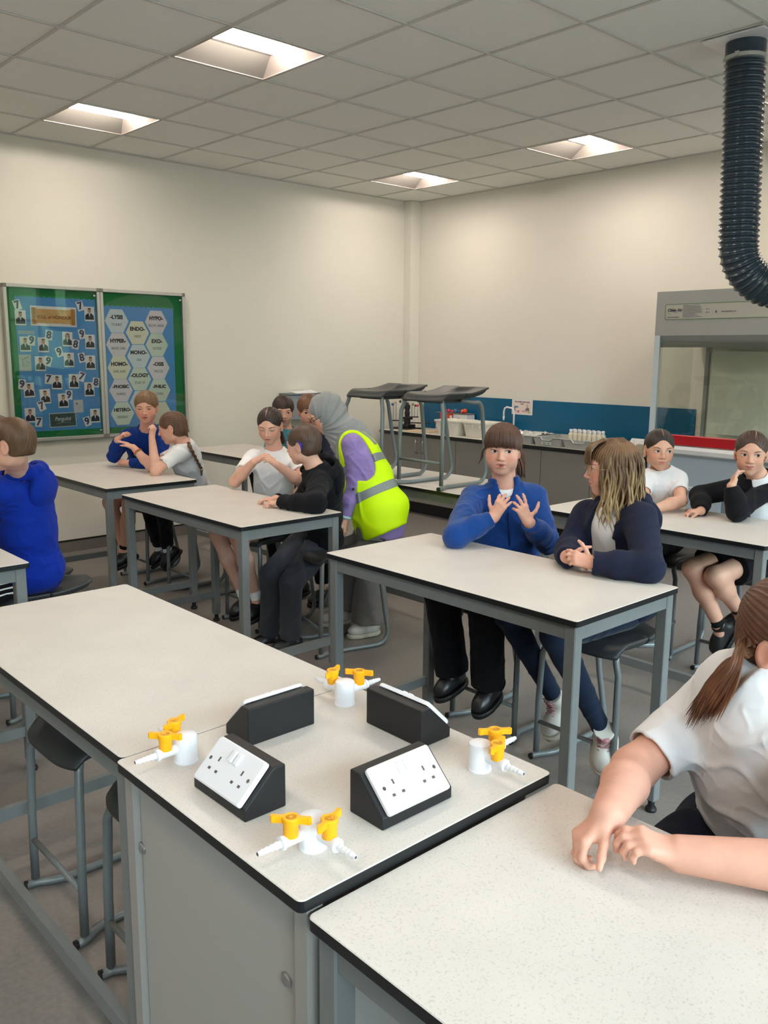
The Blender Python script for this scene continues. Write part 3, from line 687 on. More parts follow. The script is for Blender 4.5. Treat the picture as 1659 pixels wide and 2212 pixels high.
# pink ball by the wall and a sloping board
tag(MB().ball((0, 0, 0), .022, 10).build('pink_ball', mat('pink', (220, 60, 100), .4), None, smooth=True, loc=(3.46, 3.10, ZT + .085)), 'pink ball on a short peg beside the planet model', 'ball')
tag(MB().lathe([(.03, 0), (.03, .004), (.006, .008), (.005, .065)], (0, 0, 0)).build('ball_peg', M_white, None, loc=(3.46, 3.10, ZT)), 'small white peg holding the single pink ball', 'peg')
b = MB(); b.M = Matrix.Rotation(.12, 4, 'Z'); b.box((-.10, -.14, 0), (.10, .16, .012), bev=.003)
tag(b.build('wooden_board', mat('pale_wood_board', (214, 190, 160), .5, noise=(14, .1)), None, loc=(3.14, 2.98, ZT)), 'pale wooden board lying on the worktop beside the planet model', 'board')
# white tubs
def tub(label, c, w_, d_, h_):
    t = empty('white_tub', c); tag(t, label, 'tub', 'white plastic washing up tubs'); m_ = mat('white_tub_plastic', (226, 222, 212), .4) if not bpy.data.materials.get('white_tub_plastic') else bpy.data.materials['white_tub_plastic']
    b = MB(); lv = [(.82, 0), (.84, .01), (.97, h_ - .02), (1.0, h_ - .018), (1.04, h_ - .012), (1.05, h_), (1.0, h_), (.95, h_ - .01), (.80, .012)]
    rings = [[(q[0], q[1], z) for q in rrect(-w_ / 2 * s, -d_ / 2 * s, w_ / 2 * s, d_ / 2 * s, .055 * s)] for s, z in lv]; n = len(rings[0])
    b.add([q for r_ in rings for q in r_], [(k * n + i, k * n + (i + 1) % n, (k + 1) * n + (i + 1) % n, (k + 1) * n + i) for k in range(len(lv) - 1) for i in range(n)] + [tuple(range(n))[::-1], tuple(range((len(lv) - 1) * n, len(lv) * n))])
    b.build('tub_body', m_, t, auto=True)
    for y in (-d_ / 2 * .9 + .05, .0, d_ / 2 * .9 - .05): MB().box((-w_ / 2 * 1.02 - .003, y - .004, h_ - .05), (-w_ / 2 * .93, y + .004, h_ - .015), bev=.002).build('rib', m_, t)
tub('white washing up tub on the worktop, right of the two', (3.23, 2.245, ZT), .32, .31, .142)
tub('white washing up tub on the worktop, left of the two', (3.22, 2.595, ZT), .32, .335, .142)
# swan neck tap, small levers
t = empty('swan_neck_tap', (3.42, 2.03, ZT)); tag(t, 'white swan neck laboratory tap in front of the splashback', 'tap')
MB().tube([(0, 0, 0), (0, 0, .235)] + arc((0, .045, .235), (0, -1, 0), (0, 0, 1), .045, .3, PI * .55, 6) + [(0, .09, .285), (0, .115, .272), (0, .125, .24), (0, .125, .19)], .0085, 10).build('spout', M_white, t, smooth=True)
MB().lathe([(.009, .195), (.011, .19), (.007, .16), (.004, .155)], (0, .125, 0)).build('spout_nozzle', M_white, t, auto=True)
MB().lathe([(.022, 0), (.022, .05), (.014, .06)], (0, 0, 0)).cyl((0, 0, .10), (0, .04, .10), .007).box((-.004, .036, .085), (.004, .044, .125)).build('tap_body', M_white, t, auto=True)
# poster
mb = MB(); mb.M = basis((0, 0, 0), (0, -1, 0), (0, 0, 1))
mb.box((-.125, -.072, 0), (.125, .072, .0008)); quad(mb, -.117, -.064, .117, .064, .001, 1)
for s, y in (('Be sensible when using', .05), ('water', .032)): a, b_ = text_mesh(s, .019, Matrix.Translation((0, y, .0013)), .0002, .0005); mb.add(a, b_, 2)
mb.add([(-.095, -.01, .0013), (-.045, -.005, .0013), (-.045, .005, .0013), (-.08, .012, .0013), (-.098, 0, .0013)], [tuple(range(5))], 3); quad(mb, -.092, -.045, -.080, 0, .0013, 3)
for r_ in (.7, -.7): q = MB(); mb.add([tuple(Vector((-.045, -.042, .0015)) + Matrix.Rotation(r_, 3, 'Z') @ Vector(c)) for c in ((-.016, -.004, 0), (.016, -.004, 0), (.016, .004, 0), (-.016, .004, 0))], [(0, 1, 2, 3)], 4)
disc(mb, .062, .015, .015, .017, .0013, 5); mb.add([(.035, -.035, .0014), (.09, -.035, .0014), (.085, -.005, .0014), (.06, .0, .0014), (.045, -.012, .0014)], [tuple(range(5))], 6); quad(mb, .0, -.045, .06, -.03, .0016, 7); disc(mb, .085, -.045, .02, .014, .0017, 8)
o = mb.build('poster', [M_card, mat('poster_pink', (232, 216, 212), .6), M_ink, mat('poster_blue', (90, 140, 170), .6), mat('poster_red', (214, 60, 80), .6), mat('poster_skin', (206, 178, 150), .6), mat('poster_grey', (112, 108, 122), .6), mat('poster_beige', (206, 160, 150), .6), mat('poster_olive', (188, 184, 140), .6)], None, loc=(XR - .0125, 2.02, 1.123)); tag(o, 'landscape safety poster about using water, stuck on the blue splashback', 'poster')
# clear trays
M_tray = mat('translucent_grey_tray', (178, 178, 174), .35, spec=.5)
def tray(label, y, w_, tagtext=None):
    t = empty('storage_tray', (3.20, y, ZT)); tag(t, label, 'tray', 'shallow grey storage trays on the worktop'); D = .40; H = .075
    b = MB(); o = [(-D / 2, -w_ / 2), (D / 2, -w_ / 2), (D / 2, w_ / 2), (-D / 2, w_ / 2)]
    s = .9; b.add([(x * s, yy * s, 0) for x, yy in o] + [(x, yy, H) for x, yy in o] + [(x * .96, yy * .94, H) for x, yy in o] + [(x * .86, yy * .84, .006) for x, yy in o],
          [(3, 2, 1, 0)] + [(i, (i + 1) % 4, 4 + (i + 1) % 4, 4 + i) for i in range(4)] + [(4 + i, 4 + (i + 1) % 4, 8 + (i + 1) % 4, 8 + i) for i in range(4)] + [(8 + i, 8 + (i + 1) % 4, 12 + (i + 1) % 4, 12 + i) for i in range(4)] + [(12, 13, 14, 15)])
    b.build('tray_body', M_tray, t)
    rm = MB(); 
    rm.add([(-D / 2 - .012, -w_ / 2 - .01, H), (-D / 2 - .012, -w_ * .22, H), (-D / 2 - .012, -w_ * .15, H - .025), (-D / 2 - .012, w_ * .15, H - .025), (-D / 2 - .012, w_ * .22, H), (-D / 2 - .012, w_ / 2 + .01, H), (-D / 2 + .01, w_ / 2 + .01, H), (-D / 2 + .01, w_ * .22, H), (-D / 2 + .01, w_ * .15, H - .025), (-D / 2 + .01, -w_ * .15, H - .025), (-D / 2 + .01, -w_ * .22, H), (-D / 2 + .01, -w_ / 2 - .01, H)],
           [(0, 1, 10, 11), (1, 2, 9, 10), (2, 3, 8, 9), (3, 4, 7, 8), (4, 5, 6, 7)])
    ro = link('rim', rm.mesh(), mat('tray_rim', (206, 206, 202), .4), t); md = ro.modifiers.new('s', 'SOLIDIFY'); md.thickness = .005
    if tagtext: 
        q = MB(); q.M = basis((-D / 2 - .0, 0, .028), (0, -1, 0), (-.12, 0, 1)); quad(q, -.05, -.011, .05, .011, .004, 0); a, b_ = text_mesh(tagtext, .018, Matrix.Translation((0, 0, .0045)), .0002, .0003); q.add(a, b_, 1); q.build('tray_label', [M_card, M_ink], t)
    return t
tray('grey storage tray full of clear plastic bags, nearest the blue fleece child', 1.62, .26)
tray('grey storage tray with a small white name label', 1.32, .29, 'Safety Tabs')
tray('grey storage tray holding the cream bottles', .99, .32)
random.seed(7)
bg = MB(); vs = []; nx = 16
for i in range(nx + 1):
    for j in range(nx + 1): vs.append((-.17 + .34 * i / nx, -.11 + .30 * j / nx, .070 + .03 * random.random() * math.sin(PI * i / nx) + .01 * random.random()))
fs = [(i * (nx + 1) + j, (i + 1) * (nx + 1) + j, (i + 1) * (nx + 1) + j + 1, i * (nx + 1) + j + 1) for i in range(nx) for j in range(nx)]
tag(MB().add(vs, fs).build('plastic_bags', mat('clear_plastic_bag', (196, 196, 192), .12, spec=.8), None, loc=(3.20, 1.58, ZT)), 'crinkled clear plastic bags heaped in the first grey tray', 'plastic bags', kind='stuff')
M_cream = mat('cream_bottle_plastic', (220, 210, 188), .4)
bt = empty('sample_bottle', (0, 0, 0)); MB().lathe([(.022, 0), (.023, .004), (.023, .105), (.019, .118), (.011, .124), (.011, .13)], n=14).build('bottle_body', M_cream, bt, auto=True); MB().lathe([(.0135, .127), (.0135, .150), (.012, .152)], n=14).build('bottle_cap', M_white, bt, auto=True)
k = 0
for r_ in range(2):
    for q in range(7):
        o = bt if k == 0 else copy_tree(bt); o.location = (3.09 + r_ * .052, .845 + q * .048, ZT + .006)
        tag(o, 'cream plastic bottle with a white cap standing in the storage tray' if 0 else ('cream capped bottle in the %s row of the tray, %s from the left' % (('front', 'back')[r_], ['seventh', 'sixth', 'fifth', 'fourth', 'third', 'second', 'first'][q])), 'bottle', 'cream bottles in the storage tray'); k += 1
# tilted socket plate and a cream beaker at the hood end
t = empty('bench_socket', (3.30, .60, ZT)); tag(t, 'white double socket tilted on a black wedge at the right end of the worktop', 'socket')
MB().prism([(-.05, 0), (.05, 0), (.05, .10), (.03, .10), (-.05, .03)], -.085, .085, axis=1).build('housing', M_blackbox, t)
q = MB(); q.M = basis((-.015, 0, .069), (0, -1, 0), (.08, 0, .07)); q.box((-.078, -.045, 0), (.078, .045, .008), bev=.003)
for cx in (-.036, .036):
    q.box((cx - .002, .004, .0078), (cx + .002, .013, .0086), 1)
    for dx in (-.011, .011): q.box((cx + dx - .003, -.018, .0078), (cx + dx + .003, -.013, .0086), 1)
q.build('socket_plate', [M_white, M_hole], t)
tag(MB().lathe([(.024, 0), (.026, .002), (.033, .075), (.037, .078), (.037, .081), (.030, .081), (.024, .006)], n=20).build('plastic_beaker', M_cream, None, auto=True, loc=(3.09, .46, ZT)), 'small cream beaker at the right end of the worktop', 'beaker')
# dispenser on the left wall behind the far children
t = empty('wall_cabinet', (1.98, YL, .99)); tag(t, 'blue grey wall cabinet with a white sheet of paper on top', 'wall cabinet')
MB().box((-.20, -.16, 0), (.20, -.001, .235), bev=.006).build('cabinet_body', mat('blue_grey_enamel', (138, 150, 160), .5), t)
MB().box((-.21, -.17, .235), (.21, -.001, .250), bev=.004).build('cabinet_top', mat('mid_blue_grey', (110, 120, 130), .5), t)
q = MB(); q.add([(-.12, -.16, .252), (.16, -.15, .252), (.17, -.02, .275), (-.10, -.02, .262)], [(0, 1, 2, 3)]); o = link('paper_sheet', q.mesh(), M_card, t); md = o.modifiers.new('s', 'SOLIDIFY'); md.thickness = .002

# ================================================================== fume cupboard
t = empty('fume_cupboard', (2.88, .27, 0)); tag(t, 'tall pale grey fume cupboard with a red handle bar, at the right edge', 'fume cupboard')
M_fh = mat('pale_grey_hood', (168, 170, 168), .45); M_fp = mat('white_blue_post', (205, 216, 222), .4); M_fd = mat('pale_blue_grey_panel', (168, 180, 190), .5)
Wd = 1.25; Dp = .60
hd = MB().prism([(0, 1.77), (0, 2.09), (Dp, 2.09), (Dp, 1.70), (.10, 1.685), (.09, 1.69)], -Wd, 0, axis=1).build('header', M_fh, t)
MB().box((-.001, -Wd + .05, 1.885), (.0, -.075, 1.998)).build('label_panel', mat('label_panel_white', (186, 186, 178), .5), hd)
gl = MB(); gp = rrect(-Wd + .05, 1.885, -.075, 1.998, .014); gi = rrect(-Wd + .054, 1.889, -.079, 1.994, .011); n = len(gp)
gl.add([(-.0018, y, z) for y, z in gp] + [(-.0018, y, z) for y, z in gi], [(i, (i + 1) % n, n + (i + 1) % n, n + i) for i in range(n)]); gl.build('green_outline', mat('green_print', (92, 130, 70), .5), hd)
def hood_text(s, y, z, size, m_, bold=0, al='LEFT', sx=1): 
    q = MB(); q.M = basis((-.0022, y, z), (0, -1, 0), (0, 0, 1)); a, b_ = text_mesh(s, size, Matrix.Identity(4), .0002, bold, al, sx=sx); q.add(a, b_); q.build('lettering', m_, hd)
M_navy = mat('navy_print', (30, 40, 70), .5)
hood_text('Clean Air', -.095, 1.953, .030, M_navy, .0008); hood_text('Ducted Fume Cupboard', -.092, 1.903, .010, M_navy, .0002); hood_text('Limited', -.150, 1.934, .009, mat('grey_print', (120, 120, 120), .5))
for a0, a1, cz in ((PI * .12, PI * .62, 1.945), (PI * 1.05, PI * 1.5, 1.950)):
    q = MB(); q.tube([(-.0022, -.128 - .030 * math.cos(a0 + (a1 - a0) * i / 8), cz + .026 * math.sin(a0 + (a1 - a0) * i / 8)) for i in range(9)], [.0008 + .0022 * math.sin(PI * i / 8) for i in range(9)], 5, flat=.4); q.build('arrow_swoosh', mat('olive_green_print', (140, 160, 70), .5), hd)
q = MB(); random.seed(5)
for k in range(9): z = 1.985 - k * .0102; q.box((-.0024, -.215 - random.uniform(.10, .155), z - .0016), (-.0016, -.215, z + .0012))
q.build('small_print', mat('small_print_ink', (110, 114, 124), .5), hd)
q = MB()
for z in (1.955, 1.932): q.box((-.0024, -.41, z - .002), (-.0016, -.395, z + .002)); q.lathe([(.003, 0), (.003, .0004)], (-.002, -.418, z), (-1, 0, 0), 8)
q.box((-.0024, -.478, 1.926), (-.0016, -.468, 1.942)); q.build('control_marks', mat('control_ink', (80, 80, 84), .5), hd)
hood_text('www.cleanairltd.co.uk', -.512, 1.935, .012, M_navy, .0002)
ps = MB().prism([(0, -.0), (.05, 0), (.05, -.028), (.0, -.045)], .93, 1.77, axis=2); ps.box((.01, -.004, .93), (Dp, -.001, .97)).build('corner_post', M_fp, t)
MB().box((Dp - .035, -.155, .93), (Dp, -.125, 1.7)).build('rear_post', mat('rear_post_grey', (150, 154, 154), .5), t)
M_hg = pane_mat('hood_glass', (0.93, 0.95, 0.92), 0.045)
MB().box((.05, -.014, .95), (Dp - .03, -.008, 1.72)).build('side_window', pane_mat('side_glass', (0.92, 0.94, 0.92), 0.001), t)
MB().box((.030, -Wd + .05, 1.05), (.036, -.045, 1.72)).build('sash_window', M_hg, t)
MB().box((Dp - .012, -Wd, .93), (Dp, -.155, 1.70)).build('rear_baffle', mat('sage_grey_baffle', (230, 232, 218), .4, noise=(2.2, .10)), t)
MB().box((Dp - .08, -Wd, 1.02), (Dp - .078, -.20, 1.66)).build('baffle_plate', mat('sage_grey_plate', (234, 236, 222), .35, noise=(3, .08)), t)
rb = MB().box((-.004, -Wd + .05, .965), (.03, -.03, 1.04), bev=.005).build('sash_handle_bar', mat('red_handle_bar', (182, 20, 34), .4), t)
MB().tube([(-.006, -.10, 1.012), (-.022, -.105, 1.012), (-.024, -.15, 1.010), (-.022, -.195, 1.012), (-.006, -.20, 1.012)], .007, 8).build('grip', M_black, rb, smooth=True)
MB().prism([(-.035, .905), (-.035, .935), (-.02, .958), (Dp, .958), (Dp, .89), (.0, .89)], -Wd, 0, axis=1).build('sill', mat('white_sill', (214, 214, 214), .35), t)
pn = MB().box((.01, -Wd, .66), (Dp, 0, .89)).build('services_panel', M_fd, t)
MB().prism([(-.01, .63), (-.012, .655), (.01, .664), (Dp, .664), (Dp, .63)], -Wd, 0, axis=1).build('lower_shelf_edge', mat('pale_edge', (196, 204, 208), .4), t)
for k in range(3): MB().box((.005, -.01 - (k + 1) * .20 + .006 * 0, .13), (.03, -.01 - k * .20 - .006, .625), bev=.001).build('cupboard_door', M_fd, t)
MB().box((.03, -Wd, .1), (Dp, 0, .64)).build('base_unit', mat('base_unit_grey', (120, 128, 134), .5), t); MB().box((.06, -Wd + .01, 0), (Dp - .02, -.01, .1)).build('hood_plinth', M_black, t)
so = MB().box((.002, -.165, .775), (.011, -.015, .862), bev=.002)
sq = so.build('socket_plate', M_white, pn); q = MB()
for cy in (-.05, -.125):
    q.box((-.0, cy - .002, .82), (.0025, cy + .002, .83))
    for dy in (-.011, .011): q.box((-.0, cy + dy - .003, .797), (.0025, cy + dy + .003, .803))
q.build('pin_slots', M_black, sq); MB().box((-.004, -.19, .765), (.012, -.183, .872)).build('trunking_joint', M_fp, pn)

# ================================================================== ventilation hose
t = empty('ventilation_hose', (1.372, -1.022, 0)); tag(t, 'thick dark blue ribbed ventilation hose hanging from the ceiling at the right', 'hose')
M_hose = mat('dark_blue_ribbed_hose', (38, 54, 66), .22, spec=.6)
MB().box((-.16, -.16, ZC - .012), (.16, .16, ZC - .003), bev=.003).build('ceiling_plate', M_white, t)
ctr = [(0, 0, ZC - .012 - .02 * i) for i in range(4)]
Z0 = ZC - .07
pts = []; nS = 1900
hz = Vector((.74, -.67, 0)); Rb = .235; Ld = .91; zt0 = ZC - .06; kp = [hz * (.045 * q) + Vector((0, 0, zt0 - q)) for q in (0, .15, .3, .45, .6, .75, .91)]
kp += [Vector((0, 0, zt0 - Ld)) + hz * .041 + hz * Rb * (1 - math.cos(a)) + Vector((0, 0, -1)) * Rb * math.sin(a) for a in (.25, .5, .75, 1.0, 1.25, 1.5, 1.8)]
kp += [Vector(q) - Vector((1.372, -1.022, 0)) for q in ((1.86, -1.46, 1.98), (2.10, -1.58, 2.16), (2.42, -1.48, 2.40), (2.80, -1.18, 2.52), (3.06, -.88, 2.44), (3.14, -.76, 2.26), (3.15, -.74, 2.095))]
def cr(P, n):
    P = [P[0] * 2 - P[1]] + P + [P[-1] * 2 - P[-2]]; out = []; m_ = len(P) - 3
    for i in range(n + 1):
        t = i / n * m_; k = min(int(t), m_ - 1); t -= k; a, b, c, d = P[k:k + 4]
        out.append(.5 * ((2 * b) + (-a + c) * t + (2 * a - 5 * b + 4 * c - d) * t * t + (-a + 3 * b - 3 * c + d) * t ** 3))
    return out
fine = np.array([tuple(q) for q in cr(kp, 800)]); cum = np.concatenate([[0], np.cumsum(np.linalg.norm(np.diff(fine, axis=0), axis=1))])
def hose_c(s):
    P = Vector([float(np.interp(s, cum, fine[:, i])) for i in range(3)]); Q = Vector([float(np.interp(min(s + .03, cum[-1]), cum, fine[:, i])) for i in range(3)]); O = Vector([float(np.interp(max(s - .03, 0), cum, fine[:, i])) for i in range(3)])
    return P, (Q - O).normalized()
mbh = MB(); nC = 40; Ltot = float(cum[-1]); pitch = .0285
side = Vector((.67, .74, 0)); vs = []
for i in range(nS + 1):
    s = Ltot * i / nS; c, d = hose_c(s); side = (side - d * side.dot(d)).normalized(); a = side; b = d.cross(a).normalized()
    for k in range(nC):
        th = 2 * PI * k / nC; ph = (s / pitch + th / (2 * PI)) % 1.0
        rr = .094 + .0055 * (math.exp(-((ph - .5) / .13) ** 2)) - .0025 * math.cos(2 * PI * ph) 
        if s < .03: rr = .094
        vs.append(tuple(c + a * math.cos(th) * rr + b * math.sin(th) * rr))
fs = [(i * nC + k, i * nC + (k + 1) % nC, (i + 1) * nC + (k + 1) % nC, (i + 1) * nC + k) for i in range(nS) for k in range(nC)]
mbh.add(vs, fs); mbh.build('ribbed_tube', M_hose, t, smooth=True)
MB().lathe([(.097, ZC - .075), (.097, ZC - .012)], (0, 0, 0), n=32).build('cuff', M_hose, t, auto=True)
MB().lathe([(.098, ZC - .098), (.104, ZC - .096), (.104, ZC - .078), (.098, ZC - .076)], (0, 0, 0), n=40).box((-.112, -.02, ZC - .096), (-.100, .0, ZC - .074)).build('hose_clamp', M_alu, t, auto=True)
# ================================================================== figures: smooth distance fields turned into one continuous surface
A_ = lambda *v: np.array(v, dtype=np.float32)
class Cap:            # tapered capsule; sq = (axis, factor) squashes it; flat = cut square at the b end
    def __init__(s, a, b, ra, rb=None, k=.02, op='U', sq=None, flat=False, disp=None):
        s.a = A_(*a); s.b = A_(*b); s.ra = ra; s.rb = ra if rb is None else rb; s.k = k; s.op = op; s.sq = sq; s.flat = flat; s.disp = disp
        R = max(s.ra, s.rb) * (max(1, 1 / 1) if sq is None else max(1.0, sq[1]))
        s.lo = np.minimum(s.a, s.b) - R; s.hi = np.maximum(s.a, s.b) + R
    def d(s, P):
        p = P - s.a; ba = s.b - s.a
        if s.sq is not None:
            ax, f = s.sq; ax = A_(*ax); c = p @ ax; p = p + (c * (1 / f - 1))[..., None] * ax; cb = float(ba @ ax); ba = ba + cb * (1 / f - 1) * ax
        bb = float(ba @ ba) + 1e-12; t = np.clip((p @ ba) / bb, 0, 1)
        dd = np.sqrt(((p - t[..., None] * ba) ** 2).sum(-1)) - (s.ra + (s.rb - s.ra) * t)
        if s.flat:
            u = (s.b - s.a) / (np.linalg.norm(s.b - s.a) + 1e-9); dd = np.maximum(dd, (P - s.b) @ u)
        return dd
class Ell:
    def __init__(s, c, R, r, k=.02, op='U'):
        s.c = A_(*c); s.R = np.asarray(R, np.float32); s.r = A_(*r); s.k = k; s.op = op
        e = np.abs(s.R.T) @ s.r; s.lo = s.c - e; s.hi = s.c + e
    def d(s, P):
        p = (P - s.c) @ s.R.T; k0 = np.sqrt(((p / s.r) ** 2).sum(-1)); k1 = np.sqrt(((p / (s.r * s.r)) ** 2).sum(-1)) + 1e-9
        return k0 * (k0 - 1) / k1
class Box:            # rounded box, half sizes h
    def __init__(s, c, R, h, rad=.003, k=.01, op='U'):
        s.c = A_(*c); s.R = np.asarray(R, np.float32); s.h = A_(*h); s.rad = rad; s.k = k; s.op = op; e = np.abs(s.R.T) @ s.h; s.lo = s.c - e; s.hi = s.c + e
    def d(s, P):
        q = np.abs((P - s.c) @ s.R.T) - (s.h - s.rad); return np.sqrt((np.maximum(q, 0) ** 2).sum(-1)) + np.minimum(q.max(-1), 0) - s.rad
class Ring:
    def __init__(s, c, ax, R0, r, k=.004, op='U', sq=1.0):
        s.c = A_(*c); s.ax = A_(*nrm(ax)); s.R0 = R0; s.r = r; s.k = k; s.op = op; s.lo = s.c - R0 - r; s.hi = s.c + R0 + r
    def d(s, P):
        p = P - s.c; h = p @ s.ax; q = np.sqrt(np.maximum((p * p).sum(-1) - h * h, 0)) - s.R0; return np.sqrt(q * q + h * h) - s.r
def smin(a, b, k):
    h = np.clip(.5 + .5 * (b - a) / k, 0, 1); return b + (a - b) * h - k * h * (1 - h)
def comb(F, d, p):
    if p.op == 'U': return smin(F, d, p.k)
    if p.op == 'S': return -smin(-F, d, p.k)
    if p.op == 'I': return -smin(-F, -d, p.k)
def evalp(prims, P):
    F = np.full(P.shape[:-1], .5, np.float32)
    for p in prims: F = comb(F, p.d(P), p)
    return F
def grid_field(prims, vox, disp=None, clip=None):
    us = [p for p in prims if p.op == 'U']
    lo = np.min([p.lo for p in us], 0) - 3 * vox; hi = np.max([p.hi for p in us], 0) + 3 * vox
    if clip is not None: lo = np.maximum(lo, clip[0]); hi = np.minimum(hi, clip[1])
    n = np.ceil((hi - lo) / vox).astype(int) + 1
    F = np.full(tuple(n), .5, np.float32); ax = [lo[i] + vox * np.arange(n[i], dtype=np.float32) for i in range(3)]
    for p in prims:
        m = p.k + 4 * vox
        if p.op == 'I': i0 = [0] * 3; i1 = list(n)
        else:
            i0 = [int(max(0, math.floor((p.lo[i] - m - lo[i]) / vox))) for i in range(3)]; i1 = [int(min(n[i], math.ceil((p.hi[i] + m - lo[i]) / vox) + 1)) for i in range(3)]
        if any(i1[i] <= i0[i] for i in range(3)): continue
        P = np.stack(np.meshgrid(ax[0][i0[0]:i1[0]], ax[1][i0[1]:i1[1]], ax[2][i0[2]:i1[2]], indexing='ij'), -1)
        s = np.s_[i0[0]:i1[0], i0[1]:i1[1], i0[2]:i1[2]]; F[s] = comb(F[s], p.d(P), p)
    if disp is not None:
        idx = np.argwhere(np.abs(F) < 3 * vox + .014)
        P = (lo + idx * vox).astype(np.float32); F[tuple(idx.T)] += disp(P).astype(np.float32)
    # close the surface at the clip faces
    F[0] = F[-1] = .1; F[:, 0] = F[:, -1] = .1; F[:, :, 0] = F[:, :, -1] = .1
    return F, lo
CORN = np.array([(i, j, k) for i in (0, 1) for j in (0, 1) for k in (0, 1)])
EDG = [(a, b) for a in range(8) for b in range(a + 1, 8) if np.abs(CORN[a] - CORN[b]).sum() == 1]
def surf_nets(F, lo, vox):
    I = F < 0; n = F.shape
    c = sum(I[x:n[0] - 1 + x, y:n[1] - 1 + y, z:n[2] - 1 + z].astype(np.int8) for x, y, z in CORN)
    act = np.argwhere((c > 0) & (c < 8)); idm = np.full((n[0] - 1, n[1] - 1, n[2] - 1), -1, np.int64); idm[tuple(act.T)] = np.arange(len(act))
    vals = np.stack([F[tuple((act + q).T)] for q in CORN], 1); s = np.zeros((len(act), 3)); w = np.zeros(len(act))
    for a, b in EDG:
        va, vb = vals[:, a], vals[:, b]; m = (va < 0) != (vb < 0); t = np.where(m, va / np.where(m, va - vb, 1), 0)
        s += np.where(m[:, None], CORN[a] + t[:, None] * (CORN[b] - CORN[a]), 0); w += m
    V_ = lo + (act + s / w[:, None]) * vox; Q = []
    for ax in range(3):
        sl0 = [slice(None)] * 3; sl1 = [slice(None)] * 3; sl0[ax] = slice(0, -1); sl1[ax] = slice(1, None)
        A = I[tuple(sl0)]; B = I[tuple(sl1)]; e = np.argwhere(A != B); o1, o2 = [(1, 2), (2, 0), (0, 1)][ax]
        e = e[(e[:, o1] > 0) & (e[:, o2] > 0) & (e[:, o1] < n[o1] - 1) & (e[:, o2] < n[o2] - 1)]
        u = np.zeros(3, int); v = np.zeros(3, int); u[o1] = 1; v[o2] = 1
        q = np.stack([idm[tuple((e - u - v).T)], idm[tuple((e - v).T)], idm[tuple(e.T)], idm[tuple((e - u).T)]], 1)
        f = A[tuple(e.T)]; q[~f] = q[~f][:, ::-1]; Q.append(q)
    return V_, np.concatenate(Q)
def np_mesh(name, parts, col=None):
    Vs = []; Qs = []; o = 0
    for v, q in parts: Vs.append(v); Qs.append(q + o); o += len(v)
    v = np.concatenate(Vs); q = np.concatenate(Qs); me = bpy.data.meshes.new(name)
    me.vertices.add(len(v)); me.vertices.foreach_set('co', v.astype(np.float32).ravel()); me.loops.add(q.size); me.loops.foreach_set('vertex_index', q.ravel().astype(np.int32))
    me.polygons.add(len(q)); me.polygons.foreach_set('loop_start', (np.arange(len(q)) * 4).astype(np.int32)); me.polygons.foreach_set('loop_total', np.full(len(q), 4, np.int32))
    me.update(calc_edges=True); me.polygons.foreach_set('use_smooth', np.ones(len(q), bool))
    if col is not None:
        at_ = me.color_attributes.new('tint', 'FLOAT_COLOR', 'POINT'); c = col(v); at_.data.foreach_set('color', np.concatenate([c, np.ones((len(c), 1))], 1).astype(np.float32).ravel())
    return me
def sdf_part(prims, vox, disp=None, clip=None):
    F, lo = grid_field(prims, vox, disp, clip); return surf_nets(F, lo, vox)
def vnoise(P, f, seed, n=5):
    """smooth pseudo random field in -1..1"""
    rs = np.random.RandomState(seed); D = rs.normal(size=(3, n)); D /= np.linalg.norm(D, axis=0); ph = rs.uniform(0, 6.28, n); g = rs.uniform(.7, 1.5, n)
    W = (P @ D) * f * g + ph; W2 = W + 1.3 * np.sin(np.roll(W, 1, axis=-1) * .7); return np.sin(W2).mean(-1) * 1.6
def folds(seed, amp, f=34):
    def g(P):
        a = vnoise(P, f, seed); b = vnoise(P, f * .45, seed + 9); return -amp * (np.exp(-(a / .28) ** 2) * 1.0 - .3) * (.35 + .65 * (b > 0) * b) - amp * .35 * b
    return g
def frame(f, u):      # rows: right, forward, up
    f = nrm(f); r = nrm(np.cross(f, nrm(u))); u = np.cross(r, f); return np.array([r, f, u])
def surfdep(prims, u, v, z0, off=0.0):      # follow the sight line of a photo pixel until it meets a garment
    z = z0
    for _ in range(40):
        d = float(evalp(prims, atd(u, v, z)[None].astype(np.float32))[0]); z += d * .9
        if abs(d) < .0005: break
        if z > z0 + .8: return atd(u, v, z0 + .3)
    return atd(u, v, z - off)
